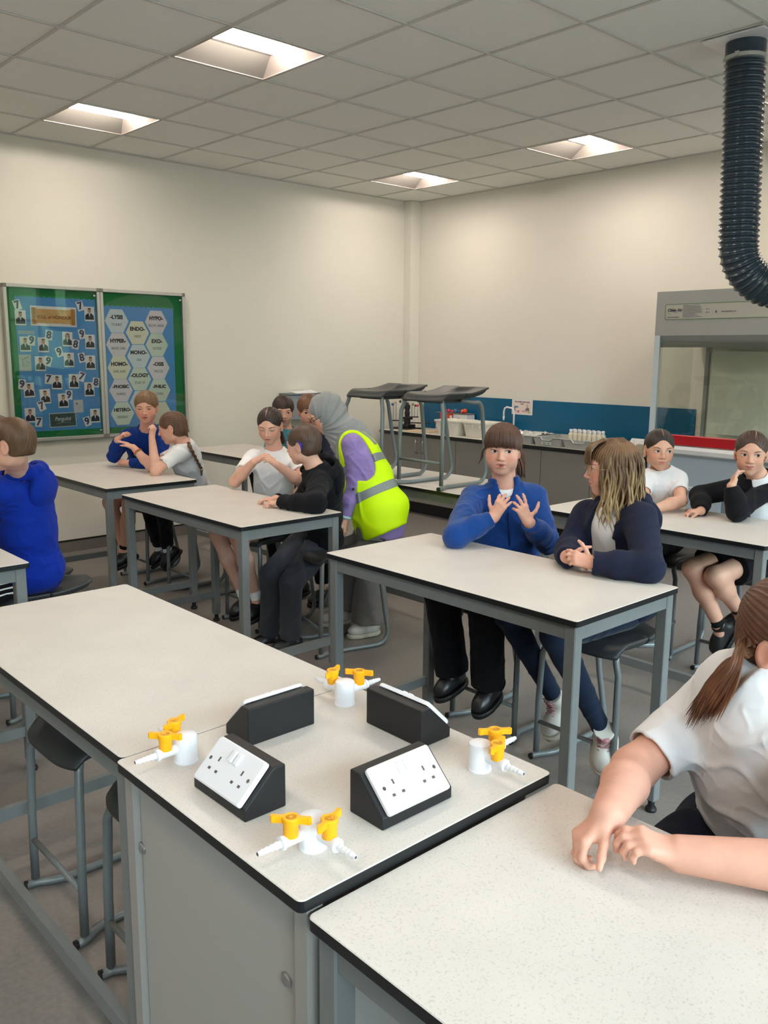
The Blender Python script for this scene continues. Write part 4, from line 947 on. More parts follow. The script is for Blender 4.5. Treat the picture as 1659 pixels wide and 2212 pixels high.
# ------------------------------------------------------------------ head
def head_prims(C, R, s, o):
    L = lambda x, y, z: C + s * (x * R[0] + y * R[1] + z * R[2])
    ch = o.get('chub', 0.0); E = lambda x, y, z, a, b, c, k=.02, op='U': Ell(L(x, y, z), R, (a * s, b * s, c * s), k * s, op)
    P = [E(0, -.012, .030, .0715, .088, .076), E(0, .020, -.012, .0580 + ch * .009, .066, .070, .03), E(0, .030, -.055, .0415 + ch * .015, .046, .038, .026), E(0, .052, -.085, .019 + ch * .008, .020, .018, .022)]
    for q in (-1, 1):
        P += [E(q * .032, .050, -.030, .022 + ch * .010, .023, .024 + ch * .004, .022), E(q * (.041 + ch * .004), .0, -.055, .018, .028, .026, .02)]
        P += [E(q * .0305, .0895, .004, .016, .010, .0115, .012, 'S')]
        P += [E(q * .0305, .0660, .002, .0150, .0150, .0118, .006)]
    P += [Cap(L(-.034, .070, .020), L(.034, .070, .020), .010 * s, .010 * s, .014 * s)]
    P += [Cap(L(0, .079, .012), L(0, .094, -.022), .0060 * s, .0088 * s, .010 * s), E(0, .0965, -.0265, .0095, .0085, .0080, .006)]
    for q in (-1, 1): P += [E(q * .0105, .0885, -.0290, .0070, .0085, .0062, .006), E(q * .0055, .0935, -.0345, .0030, .0042, .0022, .003, 'S')]
    op = o.get('mouth', 0)
    P += [E(0, .0800, -.0485 + .001 * op, .0205, .0075, .0060, .007), E(0, .0775, -.0590 - .0045 * op, .0175, .0085, .0062, .008)]
    if op: P += [E(0, .088, -.0545 - .002 * op, .0140, .014, .0030 + .0028 * op, .004, 'S')]
    else: P += [Cap(L(-.019, .083, -.0540), L(.019, .083, -.0540), .0012 * s, .0012 * s, .003 * s, 'S')]
    for q in (-1, 1):
        P += [E(q * .0735, -.010, -.004, .0065, .0165, .0270, .006), E(q * .0700, -.006, -.028, .006, .010, .009, .006), E(q * .0790, -.006, .000, .0040, .0095, .0165, .005, 'S')]
    return P
def face_parts(root, C, R, s, P, o, hairM):
    L = lambda x, y, z: C + s * (x * R[0] + y * R[1] + z * R[2])
    def onto(xs, zs, off):
        xs = np.asarray(xs, np.float32).ravel(); zs = np.asarray(zs, np.float32).ravel(); y = np.full(xs.shape, .135, np.float32)
        for _ in range(22):
            Q = np.stack([L(a, b, c) for a, b, c in zip(xs, y, zs)]).astype(np.float32); d = evalp(P, Q); y = y - np.maximum(d, 0) / s * .8
            if np.abs(d).max() < .0002: break
        y = np.maximum(y, .03); return np.stack([L(a, b + off, c) for a, b, c in zip(xs, y, zs)]), y
    gx, gz = o.get('gaze', (0, 0)); lidh = o.get('lid', 1.0)
    M_sc = MT('eye_white', (214, 208, 206), .25); M_ir = MT('iris_%s' % o.get('iris', 'brown'), {'brown': (70, 44, 30), 'blue': (84, 104, 122)}[o.get('iris', 'brown')], .2); M_pu = MT('dark_pupil', (14, 10, 10), .15); M_la = MT('lash', (40, 28, 24), .6)
    for q in (-1, 1):
        cx = q * .0305; cz = .003; NU, NV = 22, 10; xs = []; zs = []
        for i in range(NU + 1):
            t = -1 + 2 * i / NU
            up = cz + (.0068 * lidh) * max(0, 1 - abs(t) ** 2.2) ** .75; lo_ = cz - .0046 * max(.15, min(1, lidh + .35)) * max(0, 1 - abs(t) ** 2.0) ** .8
            if lidh < .25: up = cz - .0015 * (1 - t * t); lo_ = cz - .0030 * (1 - t * t)
            for j in range(NV + 1): xs.append(cx + t * .0150); zs.append(lo_ + (up - lo_) * j / NV + .0008 * t * q)
        V_, ys = onto(xs, zs, .0004)
        fs = []; mi = []
        for i in range(NU):
            for j in range(NV):
                a = i * (NV + 1) + j; fs.append((a, a + NV + 1, a + NV + 2, a + 1)); mx = np.mean([xs[k] for k in fs[-1]]) - cx - gx; mz = np.mean([zs[k] for k in fs[-1]]) - cz - .0008 - gz; r = math.hypot(mx, mz)
                mi.append(2 if r < .0024 else 1 if r < .0064 else 0)
        if q < 0 or True:
            mb = MB(); mb.v = [tuple(v) for v in V_]; mb.f = fs; mb.m = mi if lidh >= .25 else [3] * len(fs)
            mb.build('eye', [M_sc, M_ir, M_pu, M_la], root, smooth=True)
        t = np.linspace(-1.06, 1.06, 13); zz = cz + (.0072 * lidh if lidh >= .25 else -.0016) * np.maximum(0, 1 - np.abs(t) ** 2.2) ** .75 * (1 if lidh >= .25 else 1.2) + .0008 * t * q
        W_, _ = onto(cx + t * .0154, zz, .0006); MB().tube([tuple(v) for v in W_], [.0005 * s + .0009 * s * (1 - abs(a) ** 3 * .9) for a in t], 6).build('eyelash', M_la, root, smooth=True)
        t = np.linspace(-1, 1, 12); W_, _ = onto(cx + q * .002 + t * .0165 * 1.0, .0205 + .0035 * (1 - (t * q - .25) ** 2) - .0005, .0004)
        MB().tube([tuple(v) for v in W_], [s * (.0008 + .0020 * (1 - (a * q + .25) ** 2 * .62)) for a in t], 6, flat=.5).build('eyebrow', o.get('brow', hairM), root, smooth=True)
    op = o.get('mouth', 0); M_lip = MT('lip', (188, 108, 102), .45); sm = o.get('smile', 0)
    for up in (1, 0):
        NU, NV = 20, 5; xs = []; zs = []; bl = []
        for i in range(NU + 1):
            t = -1 + 2 * i / NU; mid = -.0540 + sm * .004 * t * t; w0 = max(0, 1 - t * t)
            if up: a0 = mid + .0022 * op * w0 + .0002; a1 = a0 + .0052 * w0 ** .8 * (1 - .22 * math.exp(-(t / .16) ** 2))
            else: a0 = mid - .0050 * op * w0 - .0002; a1 = a0 - .0066 * w0 ** .9
            for j in range(NV + 1): xs.append(t * .0205); zs.append(a0 + (a1 - a0) * j / NV); bl.append(.0003 + .0010 * math.sin(PI * j / NV) * w0)
        V_, _ = onto(xs, zs, 0); V_ = V_ + np.array(bl)[:, None] * s * R[1]
        fs = [(i * (NV + 1) + j, (i + 1) * (NV + 1) + j, (i + 1) * (NV + 1) + j + 1, i * (NV + 1) + j + 1) for i in range(NU) for j in range(NV)]
        mb = MB(); mb.v = [tuple(v) for v in V_]; mb.f = fs if up else [f[::-1] for f in fs]; mb.m = [0] * len(fs); mb.build('upper_lip' if up else 'lower_lip', M_lip, root, smooth=True)
    if op: MB().ball((0, 0, 0), 1, 8)
    mb = MB(); c = L(0, .070, -.0555 - .002 * op)
    if op:
        mb.M = Matrix(((R[0][0], R[1][0], R[2][0], c[0]), (R[0][1], R[1][1], R[2][1], c[1]), (R[0][2], R[1][2], R[2][2], c[2]), (0, 0, 0, 1))); mb.ball((0, 0, 0), (.0135 * s, .006 * s, (.003 + .0028 * op) * s), 8); mb.build('mouth_opening', MT('mouth_dark', (66, 24, 26), .5), root, smooth=True)
    else:
        t = np.linspace(-1, 1, 14); W_, _ = onto(t * .0200, -.0540 + sm * .004 * t * t, .0006); mb.tube([tuple(v) for v in W_], [s * .0005 * (1.1 - abs(a)) for a in t], 5); mb.build('mouth_line', MT('mouth_crease', (120, 60, 58), .6), root, smooth=True)
_mats = {}
def MT(n, c, r=.5, **k):
    if n not in _mats: _mats[n] = mat(n, c, r, **k)
    return _mats[n]
# ------------------------------------------------------------------ hair
def strand_tint(c, amp=.22, f=160):
    base = np.array(lin(c))
    def col(v):
        a = vnoise(v * np.array([1, 1, .22]), f, 4, 7); b = vnoise(v, 26, 8); return np.clip(base * (1 + amp * a + amp * .5 * b)[:, None], 0, 1)
    return col
def hair_cap(C, R, s, style, front=.055, thick=.008, fuzz=None, vox=.0028, extra=(), nape=-.055, seed=1, part=0, temple=.052):
    L = lambda x, y, z: C + s * (x * R[0] + y * R[1] + z * R[2]); T = thick
    E = lambda x, y, z, a, b, c, k=.01, op='U': Ell(L(x, y, z), R, (a * s, b * s, c * s), k * s, op)
    P = [E(0, -.014, .031, .0715 + T, .088 + T, .076 + T), E(0, -.035, -.015, .063 + T * (.25 if style == 'short' else 1), .062 + T * (.35 if style == 'short' else 1), .060, .02)]
    fw_ = {'slick': .060, 'braid': .060}.get(style, .068); P += [E(0, .105, front - .098, fw_, .078, .096 if style in ('short', 'fringe') else .104, .006, 'S')]                         # face opening
    for q in (-1, 1): P += [E(q * .080, .010, -.030, .03, .034, .040, .006, 'S'), E(q * .076, -.006, -.007, .022, .022, .034, .004, 'S')]
    P += [Box(L(0, 0, nape - .10), R, (.3, .3, .10), .002, .012, 'S')]
    if part is not None and style == 'slick':
        P += [Cap(L(part, .09, .060), L(part, -.02, .122), .0022 * s, .0012 * s, .003, 'S')]
    P += list(extra)
    bun = {'slick': np.array([0, -.10, .035]), 'short': np.array([.02, -.05, .115]), 'fringe': np.array([0, -.02, .115]), 'braid': np.array([0, -.09, -.02])}[style]
    A = {'slick': .0009, 'short': .0006, 'fringe': .0016, 'braid': .0014}[style]; ax0 = bun / np.linalg.norm(bun)
    a1 = nrm(np.cross(ax0, [0, .3, 1] if style != 'fringe' else [0, 1, 0])); a2 = np.cross(ax0, a1)
    def disp(Pn):
        q = ((Pn - C) @ R.T) / s; x = q @ a1; y = q @ a2; th = np.arctan2(y, x); n = vnoise(q, 30, seed)
        g = A * (np.sin(th * 46 + 2.5 * n) + .6 * np.sin(th * 83 + 3 * n + 1))
        if fuzz: g = g + fuzz * 1.2 * vnoise(q, 60, seed + 3) + fuzz * .9 * vnoise(q * np.array([1, 1, .6]), 130, seed + 5, 7)
        return g * s
    return sdf_part(P, vox, disp), P
def locks(paths, name, M, root, seed=0, n=6):
    """bundle of tapering strands, one mesh of hair; each path is (points, radius)"""
    mb = MB()
    for pts, r in paths:
        k = len(pts); mb.tube(pts, [r * (.55 + .45 * math.sin(PI * min(1, (i + .6) / (k * .55)) / 2)) * (1 - .85 * max(0, (i / (k - 1) - .55) / .45) ** 1.3) for i in range(k)], n, flat=.6)
    return mb
def bez(pts, n):      # Catmull-Rom through points
    P = [Vector(p) for p in pts]; P = [P[0] * 2 - P[1]] + P + [P[-1] * 2 - P[-2]]; out = []; m_ = len(P) - 3
    for i in range(n + 1):
        t = i / n * m_; k = min(int(t), m_ - 1); t -= k; a, b, c, d = P[k:k + 4]
        out.append(.5 * ((2 * b) + (-a + c) * t + (2 * a - 5 * b + 4 * c - d) * t * t + (-a + 3 * b - 3 * c + d) * t ** 3))
    return out
# ------------------------------------------------------------------ hands
def hand_prims(W, d, n, side, hs, curls, spread=1.0, thumb=(.5, .35), k=.007, fat=1.0):
    """W wrist, d towards the fingers, n palm faces, side +1 right / -1 left; curls: per finger (knuckle, middle, tip) in radians"""
    d = nrm(d); n = np.asarray(n, float); n = nrm(n - d * n.dot(d)); l = np.cross(d, n) * side     # l: thumb side
    S = .86 * hs; P = []; kn = []
    offs = [.0265, .0090, -.0085, -.0245]; kl = [.082, .085, .080, .072]; FL = [.070, .078, .072, .056]; fr = [.0082, .0085, .0080, .0070]
    for i in range(4):
        b = W + S * (l * offs[i] * .45 + d * .012); kk = W + S * (l * offs[i] + d * kl[i] - n * .004); kn.append(kk)
        P.append(Cap(b, kk, .0125 * S * fat, .0098 * S * fat, .016 * S))
    P.append(Cap(W + S * (l * .012 + d * .025 + n * .006), W + S * (l * .020 + d * .050 + n * .008), .0135 * S * fat, .012 * S * fat, .014 * S))
    P.append(Cap(W + S * (-l * .016 + d * .02 + n * .005), W + S * (-l * .019 + d * .055 + n * .006), .012 * S * fat, .011 * S * fat, .014 * S))
    for i in range(4):
        c = curls[i] if isinstance(curls[i], (tuple, list)) else (curls[i], curls[i] * 1.1, curls[i] * .7); p = kn[i]; a = 0; sp = (offs[i] / .0265) * .14 * spread
        dd = nrm(d + l * sp); r = fr[i] * S * fat
        for j, (f, ca) in enumerate(zip((.46, .30, .24), c)):
            a += ca; v = dd * math.cos(a) + n * math.sin(a); e = p + v * FL[i] * f * S; r2 = r * (.94, .92, .86)[j]
            P.append(Cap(p, e, r * 1.02, r2, k * S if j else .010 * S)); p = e; r = r2
    ta, tb = thumb; p = W + S * (l * .022 + d * .022 + n * .004); v = nrm(d * math.cos(ta) * .8 + l * math.sin(ta) + n * tb); e = p + v * .040 * S
    P.append(Cap(p, e, .0125 * S * fat, .0098 * S * fat, .013 * S)); v2 = nrm(v + d * .35 + n * .25); e2 = e + v2 * .031 * S; P.append(Cap(e, e2, .0094 * S * fat, .0086 * S * fat, .006 * S))
    v3 = nrm(v2 + d * .25 + n * .15); P.append(Cap(e2, e2 + v3 * .022 * S, .0088 * S * fat, .0066 * S * fat, .005 * S)); return P
def arm_prims(S_, E_, W_, f=1.0, s0=.040):
    return [Cap(S_, E_, s0 * f, .034 * f, .02), Cap(E_, E_ + (W_ - E_) * .35, .034 * f, .035 * f, .02), Cap(E_ + (W_ - E_) * .35, W_, .035 * f, .0225 * f, .02)]
# ------------------------------------------------------------------ shoes
def shoe(root, A0, toe, upn, L, mats, hightop=0, laces=None, name='shoe', wd=1.0):
    """A0 ankle centre, toe direction"""
    toe = nrm(toe); up = nrm(np.asarray(upn, float) - toe * np.dot(upn, toe)); r = np.cross(toe, up); h = .072; F = lambda x, y, z: A0 + x * r + y * toe + z * up
    R = np.array([r, toe, up]); P = [Ell(F(0, -.012, -h + .034), R, (.034 * wd, .048, .036), .02), Ell(F(0, L * .42, -h + .028), R, (.040 * wd, .062, .030), .03), Ell(F(0, L * .25, -h + .042), R, (.033 * wd, .060, .036), .025), Cap(F(0, -.008, -.035), F(0, -.004, .0 + hightop), .036 * wd, .036 * wd, .02, flat=True),
         Box(F(0, .1, -h - .092), R, (.2, .4, .09), .001, .003, 'S')]
    me = np_mesh('shoe', [sdf_part(P, .0045)]); o = link(name, me, mats[0], root)
    Q = [Ell(F(0, -.010, -h), R, (.039 * wd, .052, .1), .02), Ell(F(0, L * .42, -h), R, (.045 * wd, .068, .1), .04), Cap(F(0, 0, -h), F(0, L * .35, -h), .036 * wd, .038 * wd, .03), Box(F(0, .08, -h - .002), R, (.2, .4, .012), .002, .002, 'I')]
    me = np_mesh('sole', [sdf_part(Q, .0045)]); link('sole', me, mats[1], o)
    if laces:
        mb = MB()
        for k in range(5):
            y = L * .16 + k * .018 if not hightop else (.062, .046, .036, .033, .033)[k]; z0 = -h + .076 - k * .006 if not hightop else -h + (.064, .078, .095, .112, .128)[k]
            for q in (-1, 1): mb.tube([tuple(F(-q * .022, y, z0 - .006)), tuple(F(0, y + .006, z0 + .003)), tuple(F(q * .022, y + (.012 if not hightop else -.004), z0 + (-.004 if not hightop else .010)))], .0026, 6)
        mb.build('laces', laces, o, smooth=True)
    return o
# ------------------------------------------------------------------ where everybody sits: joints read off the photo on their own planes
def V(*a): return np.array(a, float)
def XA(u, v, x): return at(u, v, 0, x)
def YA(u, v, y): return at(u, v, 1, y)
def ZA(u, v, z): return at(u, v, 2, z)
def nrm(v): v = np.asarray(v, float); return v / np.linalg.norm(v)
TC = nrm([-.665, -.724, 0]); IL = nrm([-.7376, .6752, 0])          # towards the camera, towards photo left
def face(c, l, z=0.0): return nrm(TC * c + IL * l + V(0, 0, z))
SP = {}
SP['fleece'] = dict(hd=XA(1086, 972, -.20), hf=face(1, .22, -.03), hu=V(.03, 0, 1), hs=1.0, nk=XA(1090, 1056, -.17), ch=XA(1090, 1120, -.16), pv=XA(1095, 1240, -.12),
    sl=XA(1152, 1078, -.07), sr=XA(1022, 1078, -.27), el=XA(1182, 1170, -.14), er=ZA(985, 1158, .885), wl=XA(1142, 1128, -.30), wr=XA(1066, 1118, -.40),
    hpl=V(-.14, -1.00, .63), hpr=V(-.14, -.86, .63), kl=V(-.52, -1.05, .60), kr=V(-.52, -.80, .62), al=V(-.43, -1.00, .24), ar=V(-.43, -.79, .24))
SP['blond'] = dict(hd=XA(1322, 1012, -.26), hf=face(-.12, 1, -.06), hu=V(0, 0, 1), hs=1.0, nk=XA(1335, 1100, -.24), ch=XA(1335, 1160, -.22), pv=XA(1352, 1280, -.14),
    sl=XA(1384, 1122, -.27), sr=XA(1270, 1114, -.20), el=ZA(1402, 1228, .885), er=XA(1232, 1186, -.32), wl=ZA(1280, 1216, .885), wr=ZA(1224, 1203, .888),
    hpl=V(-.20, -1.48, .63), hpr=V(-.16, -1.34, .63), kl=V(-.57, -1.43, .60), kr=V(-.50, -1.15, .60), al=ZA(1306, 1588, .20), ar=ZA(1205, 1520, .20))
SP['tee'] = dict(hd=XA(583, 920, -.16), hf=face(1, .12, -.32), hu=V(-.05, -.05, 1), hs=.96, nk=XA(594, 978, -.10), ch=XA(592, 1020, -.10), pv=XA(590, 1100, -.06),
    sl=XA(640, 992, -.02), sr=XA(545, 990, -.20), el=XA(656, 1046, -.14), er=ZA(510, 1040, .90), wl=XA(600, 1005, -.30), wr=XA(548, 998, -.36),
    hpl=V(-.13, .86, .63), hpr=V(-.13, 1.00, .63), kl=V(-.50, .80, .60), kr=V(-.50, 1.02, .58), al=V(-.42, .74, .22), ar=V(-.40, .90, .20))
SP['hoodie'] = dict(hd=XA(655, 962, -.34), hf=face(-.42, 1, -.12), hu=V(-.05, .05, 1), hs=.97, nk=XA(684, 1018, -.28), ch=XA(698, 1060, -.22), pv=XA(700, 1150, -.12),
    sl=XA(706, 1040, -.36), sr=XA(672, 1032, -.20), el=ZA(700, 1088, .885), er=XA(650, 1078, -.30), wl=ZA(606, 1086, .865), wr=ZA(596, 1078, .865),
    hpl=XA(688, 1185, -.16), hpr=XA(655, 1170, -.12), kl=XA(628, 1258, -.42), kr=XA(588, 1240, -.44), al=XA(628, 1375, -.40), ar=XA(582, 1368, -.40))
SP['braid'] = dict(hd=XA(372, 925, -.30), hf=face(-.02, 1, -.20), hu=V(-.15, .14, 1), hs=.96, nk=XA(400, 964, -.22), ch=XA(405, 1000, -.15), pv=XA(426, 1060, -.02),
    sl=XA(386, 978, -.30), sr=XA(392, 968, -.12), el=ZA(336, 1018, .865), er=ZA(326, 1008, .875), wl=XA(328, 944, -.45), wr=XA(288, 966, -.47),
    hpl=V(-.05, 1.76, .63), hpr=V(-.05, 1.90, .63), kl=V(-.42, 1.80, .62), kr=V(-.44, 1.96, .60), al=ZA(362, 1188, .27), ar=ZA(344, 1186, .25))
SP['bluejumper'] = dict(hd=XA(316, 880, -.32), hf=face(1, -.10, -.14), hu=V(0, 0, 1), hs=.98, nk=XA(318, 930, -.27), ch=XA(312, 970, -.24), pv=XA(316, 1040, -.14),
    sl=XA(352, 944, -.18), sr=XA(276, 942, -.36), el=ZA(344, 1000, .88), er=ZA(246, 985, .91), wl=ZA(278, 1000, .87), wr=XA(254, 950, -.50),
    hpl=V(-.14, 2.34, .63), hpr=V(-.14, 2.48, .63), kl=V(-.46, 2.20, .60), kr=XA(238, 1085, -.50), al=ZA(268, 1190, .25), ar=ZA(272, 1190, .25))
SP['royal'] = dict(hd=XA(22, 962, -1.84), hf=face(-.02, 1, -.05), hu=V(-.02, .03, 1), hs=1.0, nk=XA(38, 1030, -1.76), ch=XA(54, 1090, -1.74), pv=XA(72, 1215, -1.72),
    sl=XA(44, 1066, -1.70), sr=XA(44, 1056, -1.48), el=V(-2.0, .70, .885), er=V(-1.9, 1.0, .88), wl=V(-2.18, .86, .875), wr=V(-2.12, .95, .875),
    hpl=V(-1.76, .60, .60), hpr=V(-1.74, .76, .60), kl=V(-2.15, .56, .58), kr=V(-2.12, .80, .58), al=V(-2.05, .56, .20), ar=V(-2.02, .78, .20))
h_ = XA(-12, 940, -1.42)
SP['peek'] = dict(hd=h_, hf=face(0, 1, 0), hu=V(0, 0, 1), hs=1.0, nk=h_ + V(.02, -.02, -.17), ch=h_ + V(.02, -.02, -.30), pv=h_ + V(.02, -.02, -.58), sl=h_ + V(-.10, -.12, -.22), sr=h_ + V(.10, .10, -.22),
    el=h_ + V(-.25, -.1, -.35), er=h_ + V(0, .3, -.35), wl=h_ + V(-.35, .02, -.35), wr=h_ + V(-.2, .2, -.35), hpl=h_ + V(-.03, -.08, -.60), hpr=h_ + V(.05, .05, -.60),
    kl=h_ + V(-.35, -.1, -.62), kr=h_ + V(-.3, .1, -.62), al=h_ + V(-.3, -.1, -1.0), ar=h_ + V(-.25, .1, -1.0))
SP['polo'] = dict(hd=XA(1424, 972, 1.02), hf=face(1, .05, -.04), hu=V(.02, -.01, 1), hs=.98, nk=XA(1428, 1024, 1.07), ch=XA(1428, 1060, 1.10), pv=XA(1436, 1150, 1.18),
    sl=XA(1466, 1036, 1.12), sr=XA(1392, 1036, .98), el=ZA(1470, 1082, .89), er=ZA(1388, 1082, .885), wl=ZA(1412, 1100, .865), wr=ZA(1385, 1105, .865),
    hpl=V(1.22, -.90, .63), hpr=V(1.22, -.76, .63), kl=V(.86, -.92, .62), kr=V(.86, -.74, .62), al=V(.90, -.90, .22), ar=V(.90, -.76, .22))
SP['cardigan'] = dict(hd=XA(1622, 980, 1.09), hf=face(1, .42, -.05), hu=V(.03, .0, 1), hs=1.0, nk=XA(1640, 1036, 1.16), ch=XA(1640, 1080, 1.18), pv=XA(1632, 1180, 1.22),
    sl=XA(1675, 1050, 1.20), sr=XA(1595, 1054, 1.12), el=ZA(1592, 1104, .89), er=V(1.0, -1.18, .89), wl=XA(1580, 1050, .90), wr=ZA(1514, 1104, .865),
    hpl=V(1.16, -1.42, .63), hpr=V(1.14, -1.28, .63), kl=XA(1545, 1245, .80), kr=XA(1497, 1228, .78), al=XA(1598, 1322, 1.02), ar=XA(1556, 1356, .92))
SP['near'] = dict(hd=XA(1722, 1392, -1.60), hf=face(.80, -.50, -.22), hu=V(-.10, .05, 1), hs=1.02, nk=XA(1625, 1490, -1.62), ch=XA(1640, 1560, -1.60), pv=XA(1640, 1790, -1.50),
    sl=V(-1.66, -2.76, .98), sr=XA(1548, 1520, -1.53), el=V(-1.80, -2.885, .865), er=XA(1368, 1662, -1.73), wl=ZA(1468, 1844, .862), wr=ZA(1312, 1762, .885),
    hpl=V(-1.54, -2.72, .62), hpr=V(-1.52, -2.54, .62), kl=V(-1.93, -2.78, .58), kr=V(-1.93, -2.50, .58), al=V(-1.84, -2.78, .20), ar=V(-1.84, -2.52, .20))
SP['vest'] = dict(hd=XA(703, 895, .03), hf=face(.25, 1, -.62), hu=V(-.55, .45, 1), hs=1.02, nk=XA(752, 940, .10), ch=XA(778, 992, .12), pv=XA(814, 1078, .17),
    sl=XA(782, 948, .04), sr=XA(728, 935, .18), el=XA(768, 1040, .02), er=XA(690, 1020, .18), wl=XA(746, 1122, -.02), wr=XA(650, 1050, .10),
    hpl=XA(802, 1105, .10), hpr=XA(822, 1095, .24), kl=XA(800, 1222, .10), kr=XA(768, 1210, .22), al=ZA(800, 1340, .09), ar=ZA(738, 1316, .09))
SP['teal'] = dict(hd=XA(612, 888, .60), hf=face(1, -.2, -.15), hu=V(0, 0, 1), hs=.98, nk=XA(618, 935, .64), ch=XA(620, 965, .66), pv=XA(622, 1040, .68),
    sl=XA(652, 945, .74), sr=XA(590, 945, .54), el=XA(665, 1000, .60), er=XA(585, 1000, .42), wl=XA(640, 1010, .45), wr=XA(600, 1010, .40),
    hpl=V(.68, 1.60, .63), hpr=V(.66, 1.74, .63), kl=V(.40, 1.55, .5), kr=V(.40, 1.78, .5), al=V(.45, 1.55, .1), ar=V(.45, 1.78, .1))

def ik(S, W, hint, l1, l2):          # two-bone limb: joint on the hint's side, bone lengths kept
    S = np.asarray(S, float); W = np.asarray(W, float); d = W - S; D = np.linalg.norm(d)
    if D > .995 * (l1 + l2): k = D / (.995 * (l1 + l2)); l1 *= k; l2 *= k
    if D < abs(l1 - l2) * 1.02: l2 = l1 - D * .9 if l1 > l2 else l2
    u = d / D; a = (l1 * l1 - l2 * l2 + D * D) / (2 * D); h = math.sqrt(max(l1 * l1 - a * a, 0)); q = np.asarray(hint) - S; q = q - u * q.dot(u); q = q / (np.linalg.norm(q) + 1e-9)
    return S + u * a + q * h
# ================================================================== the people
def dpx(W, u, v, dz=0.0): return nrm(atd(u, v, dep(W) + dz) - W)
SKIN = {'fair': (222, 172, 150), 'pink': (220, 166, 144), 'warm': (214, 164, 140), 'tan': (198, 148, 122)}
def skin_mat(n):
    k = 'skin_' + n
    if k not in _mats: _mats[k] = mat(k, SKIN[n], .5, spec=.35, attr='tint', noise=(45, .04), bump=(420, .06, .001), sss=.12)
    return _mats[k]
def skin_col(n, C, R, s, flush=.5):
    base = np.array(lin(SKIN[n])); red = np.array([1.0, .66, .62])
    def col(v):
        q = ((v - C) @ R.T) / s; f = np.zeros(len(v))
        for a in (-1, 1): f += np.exp(-(((q - np.array([a * .040, .062, -.026])) / np.array([.020, .03, .018])) ** 2).sum(1))
        f += .6 * np.exp(-(((q - np.array([0, .10, -.028])) / np.array([.010, .02, .009])) ** 2).sum(1))
        for a in (-1, 1): f += .7 * np.exp(-(((q - np.array([a * .078, -.01, 0])) / np.array([.014, .02, .028])) ** 2).sum(1))
        f = np.clip(f * flush, 0, .8); return base * (1 - f[:, None] * (1 - red))
    return col
def cloth(n, c, rough=.92, sheen=.04, bump=(260, .35, .0015), noise=(30, .05)): return MT(n, c, rough, sheen=sheen, spec=.15, bump=bump, noise=noise)
def torso(s, t, w=1.0, d=1.0, drop=0.0, chub=0.0, sh=1.0):
    nk, ch, pv, sl, sr = (s[q] for q in ('nk', 'ch', 'pv', 'sl', 'sr')); up = nrm(nk - pv); right = nrm(sr - sl); R = frame(np.cross(up, right), up); R = np.array([right - up * right.dot(up), R[1], up]); R[0] = nrm(R[0]); R[1] = np.cross(R[2], R[0])
    W = .5 * np.linalg.norm(sr - sl); e = nrm(nk - ch)
    P = [Ell(pv - up * (.02 + drop), R, ((.128 + t) * w, (.092 + t + chub) * d, .10 + drop * .5), .05), Ell(pv * .5 + ch * .5 + R[1] * chub * .5, R, ((.122 + t) * w, (.088 + t + chub) * d, .13), .07),
         Ell(ch, R, ((W * .92 + t) * w, (.086 + t) * d, .125), .06), Cap(sl * .86 + sr * .14 - up * .008, sr * .86 + sl * .14 - up * .008, (.046 + t) * sh, (.046 + t) * sh, .05), Cap(ch + up * .06, nk - up * .004, .075 + t, .052 + t, .06)]
    return P, R
WRIST = {'near': .0285}
